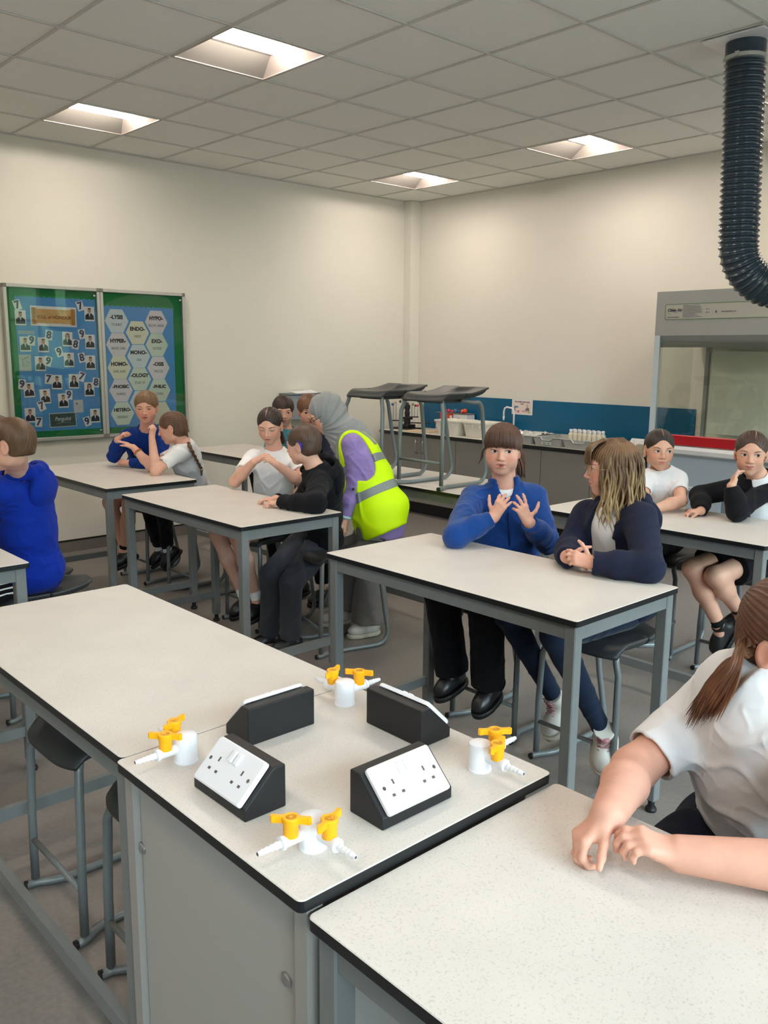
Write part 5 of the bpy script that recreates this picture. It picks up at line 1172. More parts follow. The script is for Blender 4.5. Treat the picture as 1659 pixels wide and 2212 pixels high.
def person(key, label, skin='fair', top=None, legs=None, hair=None, hands=None, face_o=None, vox=.0032, limb=1.0, headvox=None, group=None, w=1.0, chub=0.0, neck=.046, shoes=None, extra=None, bare_legs=False, sleeve='long', arms=('l', 'r'), depthf=1.0, hs=.80, showface=True, hipdrop=0.0):
    s = SP[key]; s['pr'] = {}; hd = s['hd']; R = frame(s['hf'], s['hu']); S = s['hs']; o = dict(face_o or {}); hv = headvox or vox * .85
    up0 = nrm(s['nk'] - s['pv'])
    HP = head_prims(hd, R, S, o); nt = hd - R[1] * .018 * S - R[2] * .045 * S
    NP_ = [Cap(nt, s['nk'] + up0 * .0, neck * S, neck * 1.06, .022), Cap(s['nk'], s['nk'] - up0 * .05, neck * 1.05, neck * 1.15, .03)]
    parts = [sdf_part(HP + NP_, hv)]
    allh = {}
    for q in arms:
        Sh, El, Wr = s['s' + q], s['e' + q], s['w' + q]; side = 1 if q == 'r' else -1; h = (hands or {}).get(q)
        pr = []
        wr_ = WRIST.get(key, .0225 * limb)
        if sleeve == 'short': pr += arm_prims(Sh, El, Wr, limb); pr[-1].rb = wr_
        else: pr += [Cap(El * .55 + Wr * .45, Wr, .030 * limb, .0225 * limb, .02)]
        if h is None: h = dict(d=nrm(Wr - El), n=V(0, 0, -1), curls=[.35] * 4)
        hp = hand_prims(Wr, h['d'], h['n'], side, h.get('hs', hs), h['curls'], h.get('spread', 1), h.get('thumb', (.5, .35)), fat=h.get('fat', 1.0)); allh[q] = hp
        pr[-1].k = .014; parts.append(sdf_part(pr + hp, h.get('vox', vox * .72)))
    if bare_legs:
        for q in ('l', 'r'):
            H, K, A = s['hp' + q], s['k' + q], s['a' + q]
            parts.append(sdf_part([Cap(H, K, .066 * limb, .048 * limb, .02), Cap(K, K * .62 + A * .38, .047 * limb, .046 * limb, .03), Cap(K * .62 + A * .38, A, .046 * limb, .030 * limb, .03), Cap(A, A - V(0, 0, .03), .03, .03, .02)], .006))
    TP, TR = torso(s, -.018, w=w * .96, chub=max(0, chub - .01)); core = TP + [Cap(s['hp' + q], s['k' + q], .05 * limb, .036, .03) for q in 'lr'] + [Cap(s['k' + q], s['a' + q], .036, .024, .02) for q in 'lr'] + [Cap(s['s' + q], s['e' + q], .026, .022, .02) for q in 'lr'] + [Cap(s['e' + q], s['w' + q], .022, .018, .02) for q in 'lr'] + [Cap(nt, s['nk'] - up0 * .05, neck * .8, neck * .8, .02)]
    parts.append(sdf_part(core, .012))
    me = np_mesh('person', parts, skin_col(skin, hd, R, S, o.get('flush', .5))); root = link('person', me, skin_mat(skin)); tag(root, label, 'person', group)
    s['R'] = R; s['TR'] = TR; s['nt'] = nt; s['handp'] = allh
    hm = (hair or {}).get('mat') or MT('hair_%s' % key, (hair or {}).get('c', (70, 50, 36)), .45, attr='tint', bump=(200, .3, .001), spec=.4, stretch=(1, 1, .15))
    s['hairM'] = hm
    if showface: face_parts(root, hd, R, S, HP, o, MT('brow_%s' % key, tuple(int(x * .85) for x in (hair or {}).get('c', (70, 50, 36))), .7))
    if hair and hair.get('style'):
        a, P = hair_cap(hd, R, S, hair['style'], hair.get('front', .055), hair.get('thick', .008), hair.get('fuzz'), hair.get('vox', hv), hair.get('extra', lambda L, R, S: [])(lambda x, y, z: hd + S * (x * R[0] + y * R[1] + z * R[2]), R, S), hair.get('nape', -.055), hair.get('seed', 1), hair.get('part', 0))
        hmesh = np_mesh('hair', [a], strand_tint(hair['c'], hair.get('amp', .2))); s['hair_ob'] = link('hair', hmesh, hm, root)
    if hair and hair.get('parting') is not None:
        xp, = (hair['parting'],); LL = lambda x, y, z: hd + S * (x * R[0] + y * R[1] + z * R[2]); T_ = hair.get('thick', .008); pts = []
        for i in range(9):
            a = math.radians(38 + 62 * i / 8); pts.append(tuple(LL(xp, -.014 + (.0885 + T_) * math.cos(a), .031 + (.0765 + T_) * math.sin(a))))
        MB().tube(pts, [.0004, .0014, .0020, .0022, .0022, .0020, .0018, .0014, .0004], 6).build('parting', MT('scalp_%s' % skin, tuple(int(c * .86) for c in SKIN[skin]), .6), s['hair_ob'], smooth=True)
    # --- top
    if top:
        t = top.get('t', .010); m = top['mat']; P, TR = torso(s, t, w=w, d=depthf, drop=hipdrop + top.get('drop', 0), chub=chub, sh=top.get('sh', 1.0)); f = limb
        for q in 'lr':
            Sh, El, Wr = s['s' + q], s['e' + q], s['w' + q]
            if q not in arms and top.get('noarm'): continue
            if sleeve == 'long':
                ta = t * .72; P += [Cap(Sh, El, (.043 + ta) * f, (.035 + ta) * f, .030), Cap(El, El * .5 + Wr * .5, (.035 + ta) * f, (.031 + ta) * f, .02), Cap(El * .5 + Wr * .5, El * .06 + Wr * .94, (.031 + ta) * f, (.0235 + t * .5) * f, .02, flat=True)]
            else:
                e = Sh + (El - Sh) * top.get('slv', .62); P += [Cap(Sh, e, (.043 + t) * f, (.041 + t * .7) * f, .032, flat=True)]
        nd = nrm(nt - s['nk']); nr = neck * 1.10
        if not top.get('high'): P += [Cap(s['nk'] + nd * .005, s['nk'] + nd * .14, nr + .003, nr + .02, .006, 'S')]
        if top.get('vneck'): P += [Cap(s['nk'] + TR[1] * .050 + TR[2] * .03, s['nk'] + TR[1] * .105 - TR[2] * .022, .036, .016, .006, 'S')]
        fd = folds(top.get('seed', 5), top.get('fold', .006), top.get('ff', 30)); fw = folds(top.get('seed', 5) + 40, top.get('fold', .006) * .55, 70)
        if sleeve == 'short':
            for q in 'lr':
                Sh, El = s['s' + q], s['e' + q]; e = Sh + (El - Sh) * top.get('slv', .62); P.append(Cap(e - nrm(El - Sh) * .02, e + nrm(El - Sh) * .03, .041 * f + t * .7 - .0095, .041 * f + t * .7 - .0095, .002, 'S'))
        disp = lambda Pn: fd(Pn) + fw(Pn)
        tm = np_mesh(top.get('name', 'jumper'), [sdf_part(P, top.get('vox', vox * 1.35), disp)]); to = link(top.get('name', 'jumper'), tm, m, root); s['top'] = to; s['topP'] = P
        if top.get('collar'):
            cc = top['collar']; link('collar', np_mesh('collar', [sdf_part([Ring(s['nk'] + nd * .004, nd + TR[1] * .22, nr + .004, .0065)], .003)]), cc, root)
        if top.get('cuff') and sleeve == 'long':
            for q in arms:
                El, Wr = s['e' + q], s['w' + q]; u = nrm(Wr - El); link('cuff', np_mesh('cuff', [sdf_part([Cap(Wr - u * .045, Wr - u * .004, (.0255 + t * .5) * f, (.0245 + t * .5) * f, .01, flat=True)], .0035)]), top['cuff'], to)
        if top.get('hood'):
            b = -TR[1]; U = TR[2]; X = TR[0]; c0 = s['nk']
            rim = [c0 + b * (.100 * math.cos(a)) + X * (.098 * math.sin(a)) + U * (.020 - .045 * max(0, abs(a) - 1.2)) for a in np.linspace(-2.35, 2.35, 12)]
            HPm = [Ell(c0 + b * .100 - U * .065, np.array([X, nrm(TR[1] + U * .20), nrm(U - TR[1] * .20)]), (.118, .046, .088), .02)]
            HPm += [Cap(rim[i], rim[i + 1], .020 + .012 * math.sin(PI * i / 11), .020 + .012 * math.sin(PI * (i + 1) / 11), .008 if i else .004) for i in range(11)]
            HPm += [Cap(c0 + b * .045 + U * .055, c0 + b * .065 + U * .0, .040, .055, .010, 'S')]
            link('hood', np_mesh('hood', [sdf_part(HPm, vox * 1.35, folds(top.get('seed', 5) + 3, .006, 36))]), m, to)
    # --- trousers / shorts
    if legs:
        m = legs['mat']; t = legs.get('t', .008); pv = s['pv']; P = [Ell(pv - V(0, 0, .03), TR, (.122 * w + t, .092 + t, .080), .04)]; f = limb * legs.get('w', 1.0)
        L_ = legs.get('len', 1.0)
        for q in 'lr':
            H, K, A = s['hp' + q], s['k' + q], s['a' + q]
            if L_ >= 1: P += [Cap(H, K, .070 * f + t, .052 * f + t, .03), Cap(K, A + (K - A) * legs.get('up', .10), .052 * f + t, (.038 * legs.get('hem', 1.0)) * f + t, .015, flat=True)]
            else: P += [Cap(H, H + (K - H) * L_, .072 * f + t, (.062 * legs.get('hem', 1.0)) * f + t, .03, flat=True)]
        lo = link(legs.get('name', 'trousers'), np_mesh('trousers', [sdf_part(P, legs.get('vox', vox * 1.8), folds(legs.get('seed', 11), legs.get('fold', .007), 28))]), m, root); s['legs'] = lo
    if shoes:
        for q in 'lr':
            K, A = s['k' + q], s['a' + q]; td = shoes.get('toe' + q, V(-1, 0, -.1)); upd = nrm(V(0, 0, 1)); 
            if shoes.get('sock'): link('sock', np_mesh('sock', [sdf_part([Cap(A + nrm(K - A) * shoes.get('sockh', .08), A, .034 * limb, .033, .01, flat=False)], .0045)]), shoes['sock'], root)
            shoe(root, A, td, shoes.get('up' + q, upd), shoes.get('L', .16), shoes['mats'], shoes.get('hi', 0), shoes.get('laces'), wd=shoes.get('wd', 1.0))
    if extra: extra(root, s)
    return root
def Lf(s): hd, R, S = s['hd'], s['R'], s['hs']; return lambda x, y, z: hd + S * (x * R[0] + y * R[1] + z * R[2])
def glasses(root, s, M_, w=.027, h=.020, sq=True):
    L = Lf(s); g = MB()
    for q in (-1, 1):
        c = (q * .033, .093, .001); pts = []
        for i in range(24):
            a = 2 * PI * i / 24; k = 4 if sq else 2; ca, sa = math.cos(a), math.sin(a); r = (abs(ca) ** k + abs(sa) ** k) ** (-1 / k)
            pts.append(tuple(L(c[0] + w * r * ca * .98, c[1] - abs(c[0] + w * ca * r) * .10, c[2] + h * r * sa)))
        g.tube(pts, .0013, 6, closed=True)
        g.tube([tuple(L(q * .059, .088, .008)), tuple(L(q * .074, .060, .006)), tuple(L(q * .077, .0, .006))], .0013, 6)
    g.tube([tuple(L(-.008, .100, .006)), tuple(L(0, .103, .008)), tuple(L(.008, .100, .006))], .0013, 6); o = g.build('glasses', M_, root, smooth=True)
M_fblue = cloth('blue_fleece', (24, 66, 134), .95, .22, (180, .6, .002)); M_dblue = cloth('dark_blue_knit', (20, 52, 128)); M_royal = cloth('royal_blue_cotton', (10, 44, 150)); M_blackc = cloth('black_cotton', (20, 20, 24)); M_navy_c = cloth('navy_cotton', (34, 38, 58))
M_whitec = cloth('white_cotton', (246, 244, 244), .85, .1, (300, .3, .001), (20, .02)); M_whitep = cloth('white_pique', (230, 230, 232), .85, .1, (500, .4, .001), (20, .02)); M_bt = cloth('black_trousers', (18, 18, 22)); M_charc = cloth('charcoal_jeans', (64, 65, 72), .85, .1, (500, .5, .001)); M_leg = cloth('navy_leggings', (22, 34, 54), .8, .1)
M_wshoe = MT('white_leather', (206, 200, 190), .5); M_wsole = MT('cream_sole', (196, 188, 170), .6); M_bshoe = MT('black_shoe_leather', (22, 22, 24), .35); M_bsole = MT('black_sole', (14, 14, 14), .5); M_pink = MT('pink_laces', (176, 120, 124), .8)

# -- 1: blue fleece
def ex(root, s):
    L = Lf(s); TR = s['TR']; nk = s['nk']; nd = nrm(s['nt'] - nk); hm = s['hairM']
    # stand-up fleece collar, open at the front, and the white T-shirt below it
    C_ = [Ring(nk + nd * (.012 + .012 * i), nd, .062 - .001 * i, .0095, .012) for i in range(4)] + [Cap(nk + TR[1] * .058 - nd * .035, nk + TR[1] * .080 + nd * .09, .026, .060, .01, 'S')]
    link('fleece_collar', np_mesh('c', [sdf_part(C_, .004, folds(3, .003))]), M_fblue, s['top'])
    link('undershirt_neck', np_mesh('t', [sdf_part([Ring(nk + nd * .006 + TR[1] * .012, nd + TR[1] * .45, .050, .010, .01), Ell(nk + TR[1] * .038 - nd * .012, TR, (.052, .026, .036), .02)], .0035)]), M_whitec, root)
    zp = MB(); pts = bez([nk + TR[1] * .075 - nd * .03, s['ch'] + TR[1] * .118 + TR[2] * .02, s['pv'] + TR[1] * .135], 14); zp.tube(pts, .004, 6); zp.build('zip', cloth('navy_zip', (18, 44, 92)), s['top'])
    random.seed(4); paths = []
    for k in range(26):
        a = random.uniform(-1, 1); b = random.uniform(-1, 1); p0 = L(-.030 + a * .012, -.092, .010 + b * .016); paths.append((bez([p0, L(-.052 + a * .018, -.118 + b * .014, -.03), L(-.075 + a * .02, -.10 + b * .02, -.085), L(-.080 + a * .02, -.085 + b * .02, -.125 - .02 * random.random())], 9), .0055))
    mb = locks(paths, 'p', hm, root); 
    for q, n_ in ((-1, 9), (1, 6)):
        for k in range(n_):
            a = random.uniform(0, 1); mb.tube([tuple(v) for v in bez([L(q * .068, .018 - a * .03, .02), L(q * (.082 + .01 * a), .012 - a * .03, -.012), L(q * (.084 + .016 * a), .0 - a * .02, -.036 - .02 * a), L(q * (.098 + .01 * a), .0, -.05 - .025 * a)], 8)], [.0016] * 8 + [.0004], 5)
    for k in range(46):            # separate strands of the fringe
        x = -.058 + .116 * k / 45 + random.uniform(-.001, .001); r = math.sqrt(max(0, 1 - (x / .084) ** 2)); e = .019 + .004 * random.random() - .010 * (abs(x) / .06) ** 3
        mb.tube([tuple(v) for v in bez([L(x * .75, .030 * r + .015, .110), L(x * .9, .072 * r + .012, .088), L(x, .092 * r + .006, .055), L(x * 1.02, .0925 * r + .004, e)], 9)], [.0032] * 8 + [.0026, .0010], 5, flat=.6)
    me = mb.mesh(); c = me.color_attributes.new('tint', 'FLOAT_COLOR', 'POINT'); v = np.array([q.co for q in me.vertices]); cc = strand_tint((84, 56, 42), .25)(v); c.data.foreach_set('color', np.concatenate([cc, np.ones((len(cc), 1))], 1).astype(np.float32).ravel()); link('hair_strands', me, hm, s['hair_ob'], smooth=True)
s = SP['fleece']; HL = dict(hs=.90, d=dpx(s['wl'], 1113, 1070, -.02), n=nrm(-TC * .9 + IL * .3), curls=[(.15, .25, .15), (.25, .35, .2), (.45, .5, .3), (.55, .6, .4)], spread=2.6, thumb=(1.25, -.15)); HR = dict(hs=.90, d=dpx(s['wr'], 1096, 1068, -.02), n=nrm(-TC * .9 - IL * .35), curls=[(.55, .6, .3), (.45, .5, .3), (.35, .5, .3), (.25, .35, .2)], spread=2.0, thumb=(.8, .1))
person('fleece', 'person in a blue zipped fleece gesturing with both hands raised, brown fringe', 'pink', dict(name='fleece', mat=M_fblue, t=.018, fold=.008, seed=2, vneck=True), dict(mat=M_bt, t=.012, w=1.12, hem=1.25, up=.02), dict(style='fringe', c=(84, 56, 42), front=.028, thick=.012, seed=3, nape=-.06), dict(l=HL, r=HR), dict(gaze=(-.0040, .0), chub=1.0, mouth=1.0, flush=.75), vox=.0030, limb=1.08, w=1.12, chub=.02, neck=.050, shoes=dict(mats=(M_bshoe, M_bsole), L=.15, toel=V(-.9, -.1, -.35), toer=V(-.9, .1, -.35)), extra=ex)

# -- 2: long blond hair, navy hooded jacket
def ex(root, s):
    L = Lf(s); hm = s['hairM']; TR = s['TR']; glasses(root, s, MT('gold_wire', (190, 160, 120), .3, metal=.8), .024, .021, True)
    random.seed(11); mb = MB()
    for k in range(170):
        th = PI * (-.62 + 2.24 * (k % 85) / 84) ; lay = k // 85           # around the back of the head, from one temple to the other
        ax, ay = math.cos(th), -math.sin(th); r0 = (.070 - .004 * lay); c0 = .78 + .1 * random.random()
        p0 = L(ax * .028, -.012 + ay * .030, .110 + .003 * lay); p1 = L(ax * .074, -.014 + ay * .090, .050); fl = .078 + .012 * random.random()
        ln = random.uniform(.10, .17) if ay < .2 else random.uniform(.08, .15)
        if ay > .35 and abs(ax) < .75: continue
        wv = random.uniform(.007, .016); ph = random.uniform(0, 6.28); pts = []
        base = [p0, p1, L(ax * fl, -.016 + ay * .098, -.01), L(ax * (fl + .004), -.012 + ay * .100, -.075), L(ax * (fl + .012), -.008 + ay * .104, -.075 - ln * .55), L(ax * (fl + .004), -.004 + ay * .100, -.075 - ln)]
        for i, q in enumerate(bez(base, 18)):
            a = i / 18; q = np.array(q) + s['R'][0] * wv * math.sin(ph + a * 13) * a * (ay < .5 or 1) + s['R'][1] * wv * math.cos(ph + a * 11) * a; pts.append(tuple(q))
        mb.tube(pts, [(.0052 * (1 - .2 * a) if a < .8 else .0052 * max(.12, (1 - a) / .2) * .85) for a in [i / 18 for i in range(19)]], 6, flat=.62)
    for k in range(22):
        x = -.045 + .095 * k / 21; r = math.sqrt(max(0, 1 - (x / .084) ** 2)); mb.tube([tuple(v) for v in bez([L(x * .7, .025, .112), L(x * .9, .075 * r + .010, .090), L(x * 1.05, .094 * r + .005, .055), L(x * 1.1, .094 * r + .006, .022)], 9)], [.0034] * 8 + [.0026, .0008], 5, flat=.6)
    me = mb.mesh(); c = me.color_attributes.new('tint', 'FLOAT_COLOR', 'POINT'); v = np.array([q.co for q in me.vertices]); q = ((v - s['hd']) @ s['R'].T); rs = np.repeat(np.random.RandomState(3).uniform(0, 1, len(v) // 6 + 1), 6)[:len(v)]
    low = np.clip((.02 - q[:, 2]) / .16, 0, 1); st = vnoise(v * np.array([1, 1, .15]), 150, 5, 7); mixv = np.clip(.02 + low * .50 + st * .40 + (rs - .5) * .3, 0, 1)[:, None]; cc = np.array(lin((100, 72, 50))) * (1 - mixv) + np.array(lin((190, 162, 116))) * mixv
    c.data.foreach_set('color', np.concatenate([cc, np.ones((len(cc), 1))], 1).astype(np.float32).ravel()); link('hair_strands', me, hm, s['hair_ob'], smooth=True)
    # white T-shirt between the open jacket fronts
    P, TR_ = torso(s, .016, w=1.05, depthf=1) if False else torso(s, .003, w=.98, chub=.012); nd = nrm(s['nt'] - s['nk']); P.append(Cap(s['nk'] + nd * .005, s['nk'] + nd * .14, .055, .07, .006, 'S'))
    link('t_shirt', np_mesh('t', [sdf_part(P, .0045, folds(8, .006, 30))]), M_whitec, root)
    w = s['wl']; u = nrm(s['wl'] - s['el']); link('watch_strap', np_mesh('w', [sdf_part([Ring(w - u * .012, u, .0285, .0055)], .0025)]), M_black, root); up = nrm(V(0, 0, 1) * .8 + TC * .5); Rr = np.array([u, np.cross(up, u), up]); link('watch_face', np_mesh('w', [sdf_part([Box(w - u * .012 + up * .031, Rr, (.013, .017, .005), .003)], .0015)]), MT('watch_glass', (40, 44, 54), .1), root)
s = SP['blond']; HL = dict(d=dpx(s['wl'], 1236, 1204, .02), n=nrm(V(.1, .35, -.3) + TC * -.5), curls=[(.3, .6, .4), (.4, .6, .4), (.5, .7, .4), (.6, .7, .4)], spread=.9, thumb=(.8, -.4), fat=1.0, hs=.9); HR = dict(d=dpx(s['wr'], 1262, 1212, -.03), n=nrm(TC * -.8 + V(0, 0, -.4)), curls=[(.35, .6, .4), (.4, .65, .4), (.45, .7, .4), (.5, .75, .4)], spread=1.0, thumb=(.7, -.1), hs=.9)
root = person('blond', 'person with long wavy blond hair and glasses in an open navy hooded jacket, hands clasped', 'pink', dict(name='hooded_jacket', mat=M_navy_c, t=.017, fold=.009, seed=6, hood=True), dict(mat=M_leg, t=.001, w=1.0, hem=.85, name='leggings', up=.06), dict(style='fringe', c=(120, 88, 60), front=.040, thick=.006, seed=5, nape=-.05), dict(l=HL, r=HR), dict(flush=.8), vox=.0030, limb=1.08, w=1.04, chub=.015, neck=.048,
    shoes=dict(mats=(M_wshoe, M_wsole), L=.17, toel=V(-.55, -.30, -.75), toer=V(-.80, .10, -.70), hi=.055, laces=M_pink, wd=1.12), extra=ex)
# cut the jacket open at the front
jk = SP['blond']['top']; s = SP['blond']; TR = s['TR']; P = [p for p in s['topP']]
cen = s['ch'] * .55 + s['pv'] * .45; Rb = np.array([TR[0], TR[1], TR[2]]); P.append(Box(cen + TR[1] * .16 + TR[0] * -.01, Rb, (.062, .12, .26), .02, .010, 'S'))
for q in 'lr':
    Sh, El, Wr = s['s' + q], s['e' + q], s['w' + q]; f = 1.08; t = .014; P += [Cap(Sh, El, (.043 + t) * f, (.035 + t) * f, .02), Cap(El, El * .5 + Wr * .5, (.035 + t) * f, (.031 + t) * f, .02), Cap(El * .5 + Wr * .5, El * .06 + Wr * .94, (.031 + t) * f, (.0235 + t * .7) * f, .02, flat=True)]
old = jk.data; jk.data = np_mesh('hooded_jacket', [sdf_part(P, .0042, folds(6, .009, 30))]); jk.data.materials.append(M_navy_c); bpy.data.meshes.remove(old)

# -- 3: white T-shirt at the middle table
def ex(root, s):
    L = Lf(s); mb = MB(); random.seed(2)
    for k in range(14): a = random.uniform(-1, 1); mb.tube([tuple(v) for v in bez([L(a * .012, -.09, -.02), L(-.03 + a * .012, -.105, -.07), L(-.055 + a * .01, -.07, -.11), L(-.062 + a * .01, -.05, -.14)], 8)], [.006] * 7 + [.004, .001], 6)
    me = mb.mesh(); c = me.color_attributes.new('tint', 'FLOAT_COLOR', 'POINT'); v = np.array([q.co for q in me.vertices]); cc = strand_tint((52, 38, 34))(v); c.data.foreach_set('color', np.concatenate([cc, np.ones((len(cc), 1))], 1).astype(np.float32).ravel()); link('ponytail', me, s['hairM'], s['hair_ob'], smooth=True)
    link('school_bag_strap', np_mesh('w', [sdf_part([Cap(s['sr'] + V(.03, .04, -.08), s['pv'] + V(.02, .12, -.02), .03, .05, .03)], .006)]), M_blackc, root)
s = SP['tee']; s['er'] = XA(508, 1040, -.38); HL = dict(d=dpx(s['wl'], 578, 990, -.02), n=nrm(V(0, 0, -.4) + IL * .5 - TC * .3), curls=[(.5, .5, .3)] * 4, spread=1, thumb=(.8, .2)); HR = dict(d=dpx(s['wr'], 574, 984, -.02), n=nrm(V(0, 0, -.8) - TC * .5), curls=[(.35, .45, .3)] * 4, spread=1, thumb=(.6, .4))
person('tee', 'person in a white T-shirt with parted dark hair looking down at raised hands', 'fair', dict(name='t_shirt', mat=M_whitec, t=.009, fold=.005, seed=12, slv=.55, collar=M_whitec), dict(mat=M_bt, t=.006, len=.55, name='shorts'), dict(style='slick', c=(52, 38, 34), front=.066, thick=.006, part=None, parting=.006, seed=2), dict(l=HL, r=HR), dict(lid=.1, smile=.8, flush=.7), vox=.0034, sleeve='short', bare_legs=True, limb=.95, w=.94, shoes=dict(mats=(M_bshoe, M_bsole), L=.15, toel=V(-.9, -.1, -.3), toer=V(-.9, .1, -.3), sock=M_whitec, sockh=.07), extra=ex)

# -- 4: black hoodie, back to the camera
s = SP['hoodie']; s['sl'] = s['nk'] + TC * .125 + V(0, 0, -.045) - IL * .02; s['sr'] = s['nk'] - TC * .125 + V(0, 0, -.045); s['er'] = ik(s['sr'], s['wr'], V(-.3, .5, .80), .22, .22); s['el'] = ik(s['sl'], s['wl'], V(-.5, .06, .86), .25, .23); s['el'][2] = max(s['el'][2], .888)
def ex(root, s):
    L = Lf(s); link('hearing_aid', np_mesh('h', [sdf_part([Cap(L(-.078, -.012, .030), L(-.080, -.030, .010), .0045, .0050, .004), Cap(L(-.080, -.030, .010), L(-.078, -.030, -.012), .0050, .0035, .004)], .0018)]), MT('blue_hearing_aid', (40, 52, 190), .25), root)
    nd = nrm(s['nt'] - s['nk']); link('white_collar', np_mesh('c', [sdf_part([Ring(s['nk'] + nd * .020 - s['TR'][1] * .004, nd, .056, .0075)], .003)]), M_whitec, root)
HL = dict(d=dpx(s['wl'], 572, 1086, .0), n=V(0, 0, -1), curls=[(.5, .7, .4)] * 4, spread=.6); HR = dict(d=dpx(s['wr'], 562, 1080, .0), n=V(0, 0, -1), curls=[(.3, .6, .3)] * 4, spread=.8)
person('hoodie', 'person in a black hoodie and charcoal jeans seen from behind, forearms on the table', 'fair', dict(name='hoodie', mat=M_blackc, t=.020, fold=.008, seed=15, hood=True), dict(mat=M_charc, t=.010, w=1.05, hem=1.15, up=.0), dict(style='short', c=(82, 62, 50), front=.058, thick=.010, fuzz=.0016, seed=4, nape=-.062), dict(l=HL, r=HR), dict(flush=.4), vox=.0034, limb=1.0, w=.98, shoes=dict(mats=(M_bshoe, M_bsole), L=.17, toel=V(-.8, .3, -.2), toer=V(-.8, .4, -.2)), extra=ex)

# -- 5: plaited hair, white polo
s = SP['braid']; s['sl'] = s['nk'] + TC * .12 + V(-.03, -.01, -.03); s['sr'] = s['nk'] - TC * .12 + V(-.03, 0, -.03)
def ex(root, s):
    L = Lf(s); P = []; SDb = lambda u, v: surfdep(s['topP'], u, v, dep(s['nk']) - .4, .016); pts = bez([L(-.01, -.085, -.025), surfdep(s['topP'], 404, 950, dep(s['nk']) - .4, .034), surfdep(s['topP'], 411, 966, dep(s['nk']) - .4, .024), SDb(424, 992), SDb(435, 1012)], 21); r0 = .021
    for i, p in enumerate(pts):
        p = np.array(p); r = r0 * (1 - .45 * i / 21); off = s['TR'][0] * r * .42 * (1 if i % 2 else -1); d = nrm(np.array(pts[min(i + 1, 21)]) - np.array(pts[max(i - 1, 0)])); P.append(Cap(p + off - d * r * .6, p - off * .6 + d * r * .8, r * .72, r * .55, .004))
    for k in range(5): P.append(Cap(np.array(pts[21]), np.array(pts[21]) + V(.008 * (k - 2) * .6, .004 * (k - 2), -.05), .008, .002, .004))
    link('braid', np_mesh('b', [sdf_part(P, .0032)], strand_tint((100, 72, 54), .3)), s['hairM'], s['hair_ob']); link('hair_tie', np_mesh('b', [sdf_part([Ring(np.array(pts[21]), np.array(pts[21]) - np.array(pts[20]), .010, .004)], .002)]), MT('yellow_tie', (200, 170, 90), .6), s['hair_ob'])
    w = s['wr']; u = nrm(s['wr'] - s['er']); p = w - u * .05
    for c, k in (((240, 90, 80), 0), ((110, 140, 60), 1)): link('bracelet', np_mesh('b', [sdf_part([Ring(p - u * .009 * k, u, .0265, .0036)], .002)]), MT('bracelet_%d' % k, c, .5), root)
    nd = nrm(s['nt'] - s['nk']); link('polo_collar', np_mesh('c', [sdf_part([Ring(s['nk'] + nd * .012, nd, .054, .009)], .003)]), M_whitep, root)
    link('earring', np_mesh('e', [sdf_part([Ell(L(-.079, -.004, -.034), s['R'], (.003, .003, .003), .001)], .001)]), MT('pearl', (230, 222, 214), .2), root)
HL = dict(d=dpx(s['wl'], 332, 918, -.01), n=nrm(IL * .5 - TC * .3 + V(0, 0, -.3)), curls=[(.9, 1.1, .7)] * 4, spread=.6, thumb=(.5, .6)); HR = dict(d=dpx(s['wr'], 250, 948, .0), n=V(0, 0, -1), curls=[(.1, .15, .1)] * 4, spread=.6, thumb=(.4, .1))
person('braid', 'person with a long brown plait and white polo shirt, elbow on the table', 'fair', dict(name='polo_shirt', mat=M_whitep, t=.012, fold=.007, seed=21, slv=.60), dict(mat=M_bt, t=.006, up=.14, name='trousers'), dict(style='braid', c=(100, 72, 54), front=.050, thick=.008, seed=6, nape=-.075, amp=.3), dict(l=HL, r=HR), dict(), vox=.0036, sleeve='short', limb=.90, w=.94, shoes=dict(mats=(M_bshoe, M_bsole), L=.15, toel=V(-.5, .2, -.6), toer=V(-.6, .3, -.5), sock=M_whitec, sockh=.06), extra=ex)

# -- 6: dark blue jumper by the noticeboard
s = SP['bluejumper']; HL = dict(d=dpx(s['wl'], 240, 994, .0), n=nrm(V(0, 0, -.8) - TC * .5), curls=[(.8, 1.0, .6)] * 4, spread=.5); HR = dict(d=dpx(s['wr'], 272, 932, -.02), n=nrm(V(.3, 0, -1)), curls=[(.5, .6, .4)] * 4, spread=1, thumb=(.5, .5))
person('bluejumper', 'person in a dark blue jumper with short ginger brown hair, in front of the noticeboard', 'pink', dict(name='jumper', mat=M_dblue, t=.014, fold=.007, seed=25, collar=M_whitec), dict(mat=M_bt, t=.008, len=.7, name='shorts'), dict(style='short', c=(116, 88, 62), front=.056, thick=.010, fuzz=.0018, seed=9, nape=-.06), dict(l=HL, r=HR), dict(lid=.35, mouth=.6, chub=.5, flush=.8), vox=.0036, bare_legs=True, limb=1.0, w=1.0, shoes=dict(mats=(M_bshoe, M_bsole), L=.15, toel=V(-.8, 0, -.4), toer=V(-.8, .1, -.4), sock=cloth('black_sock', (24, 26, 26)), sockh=.12))

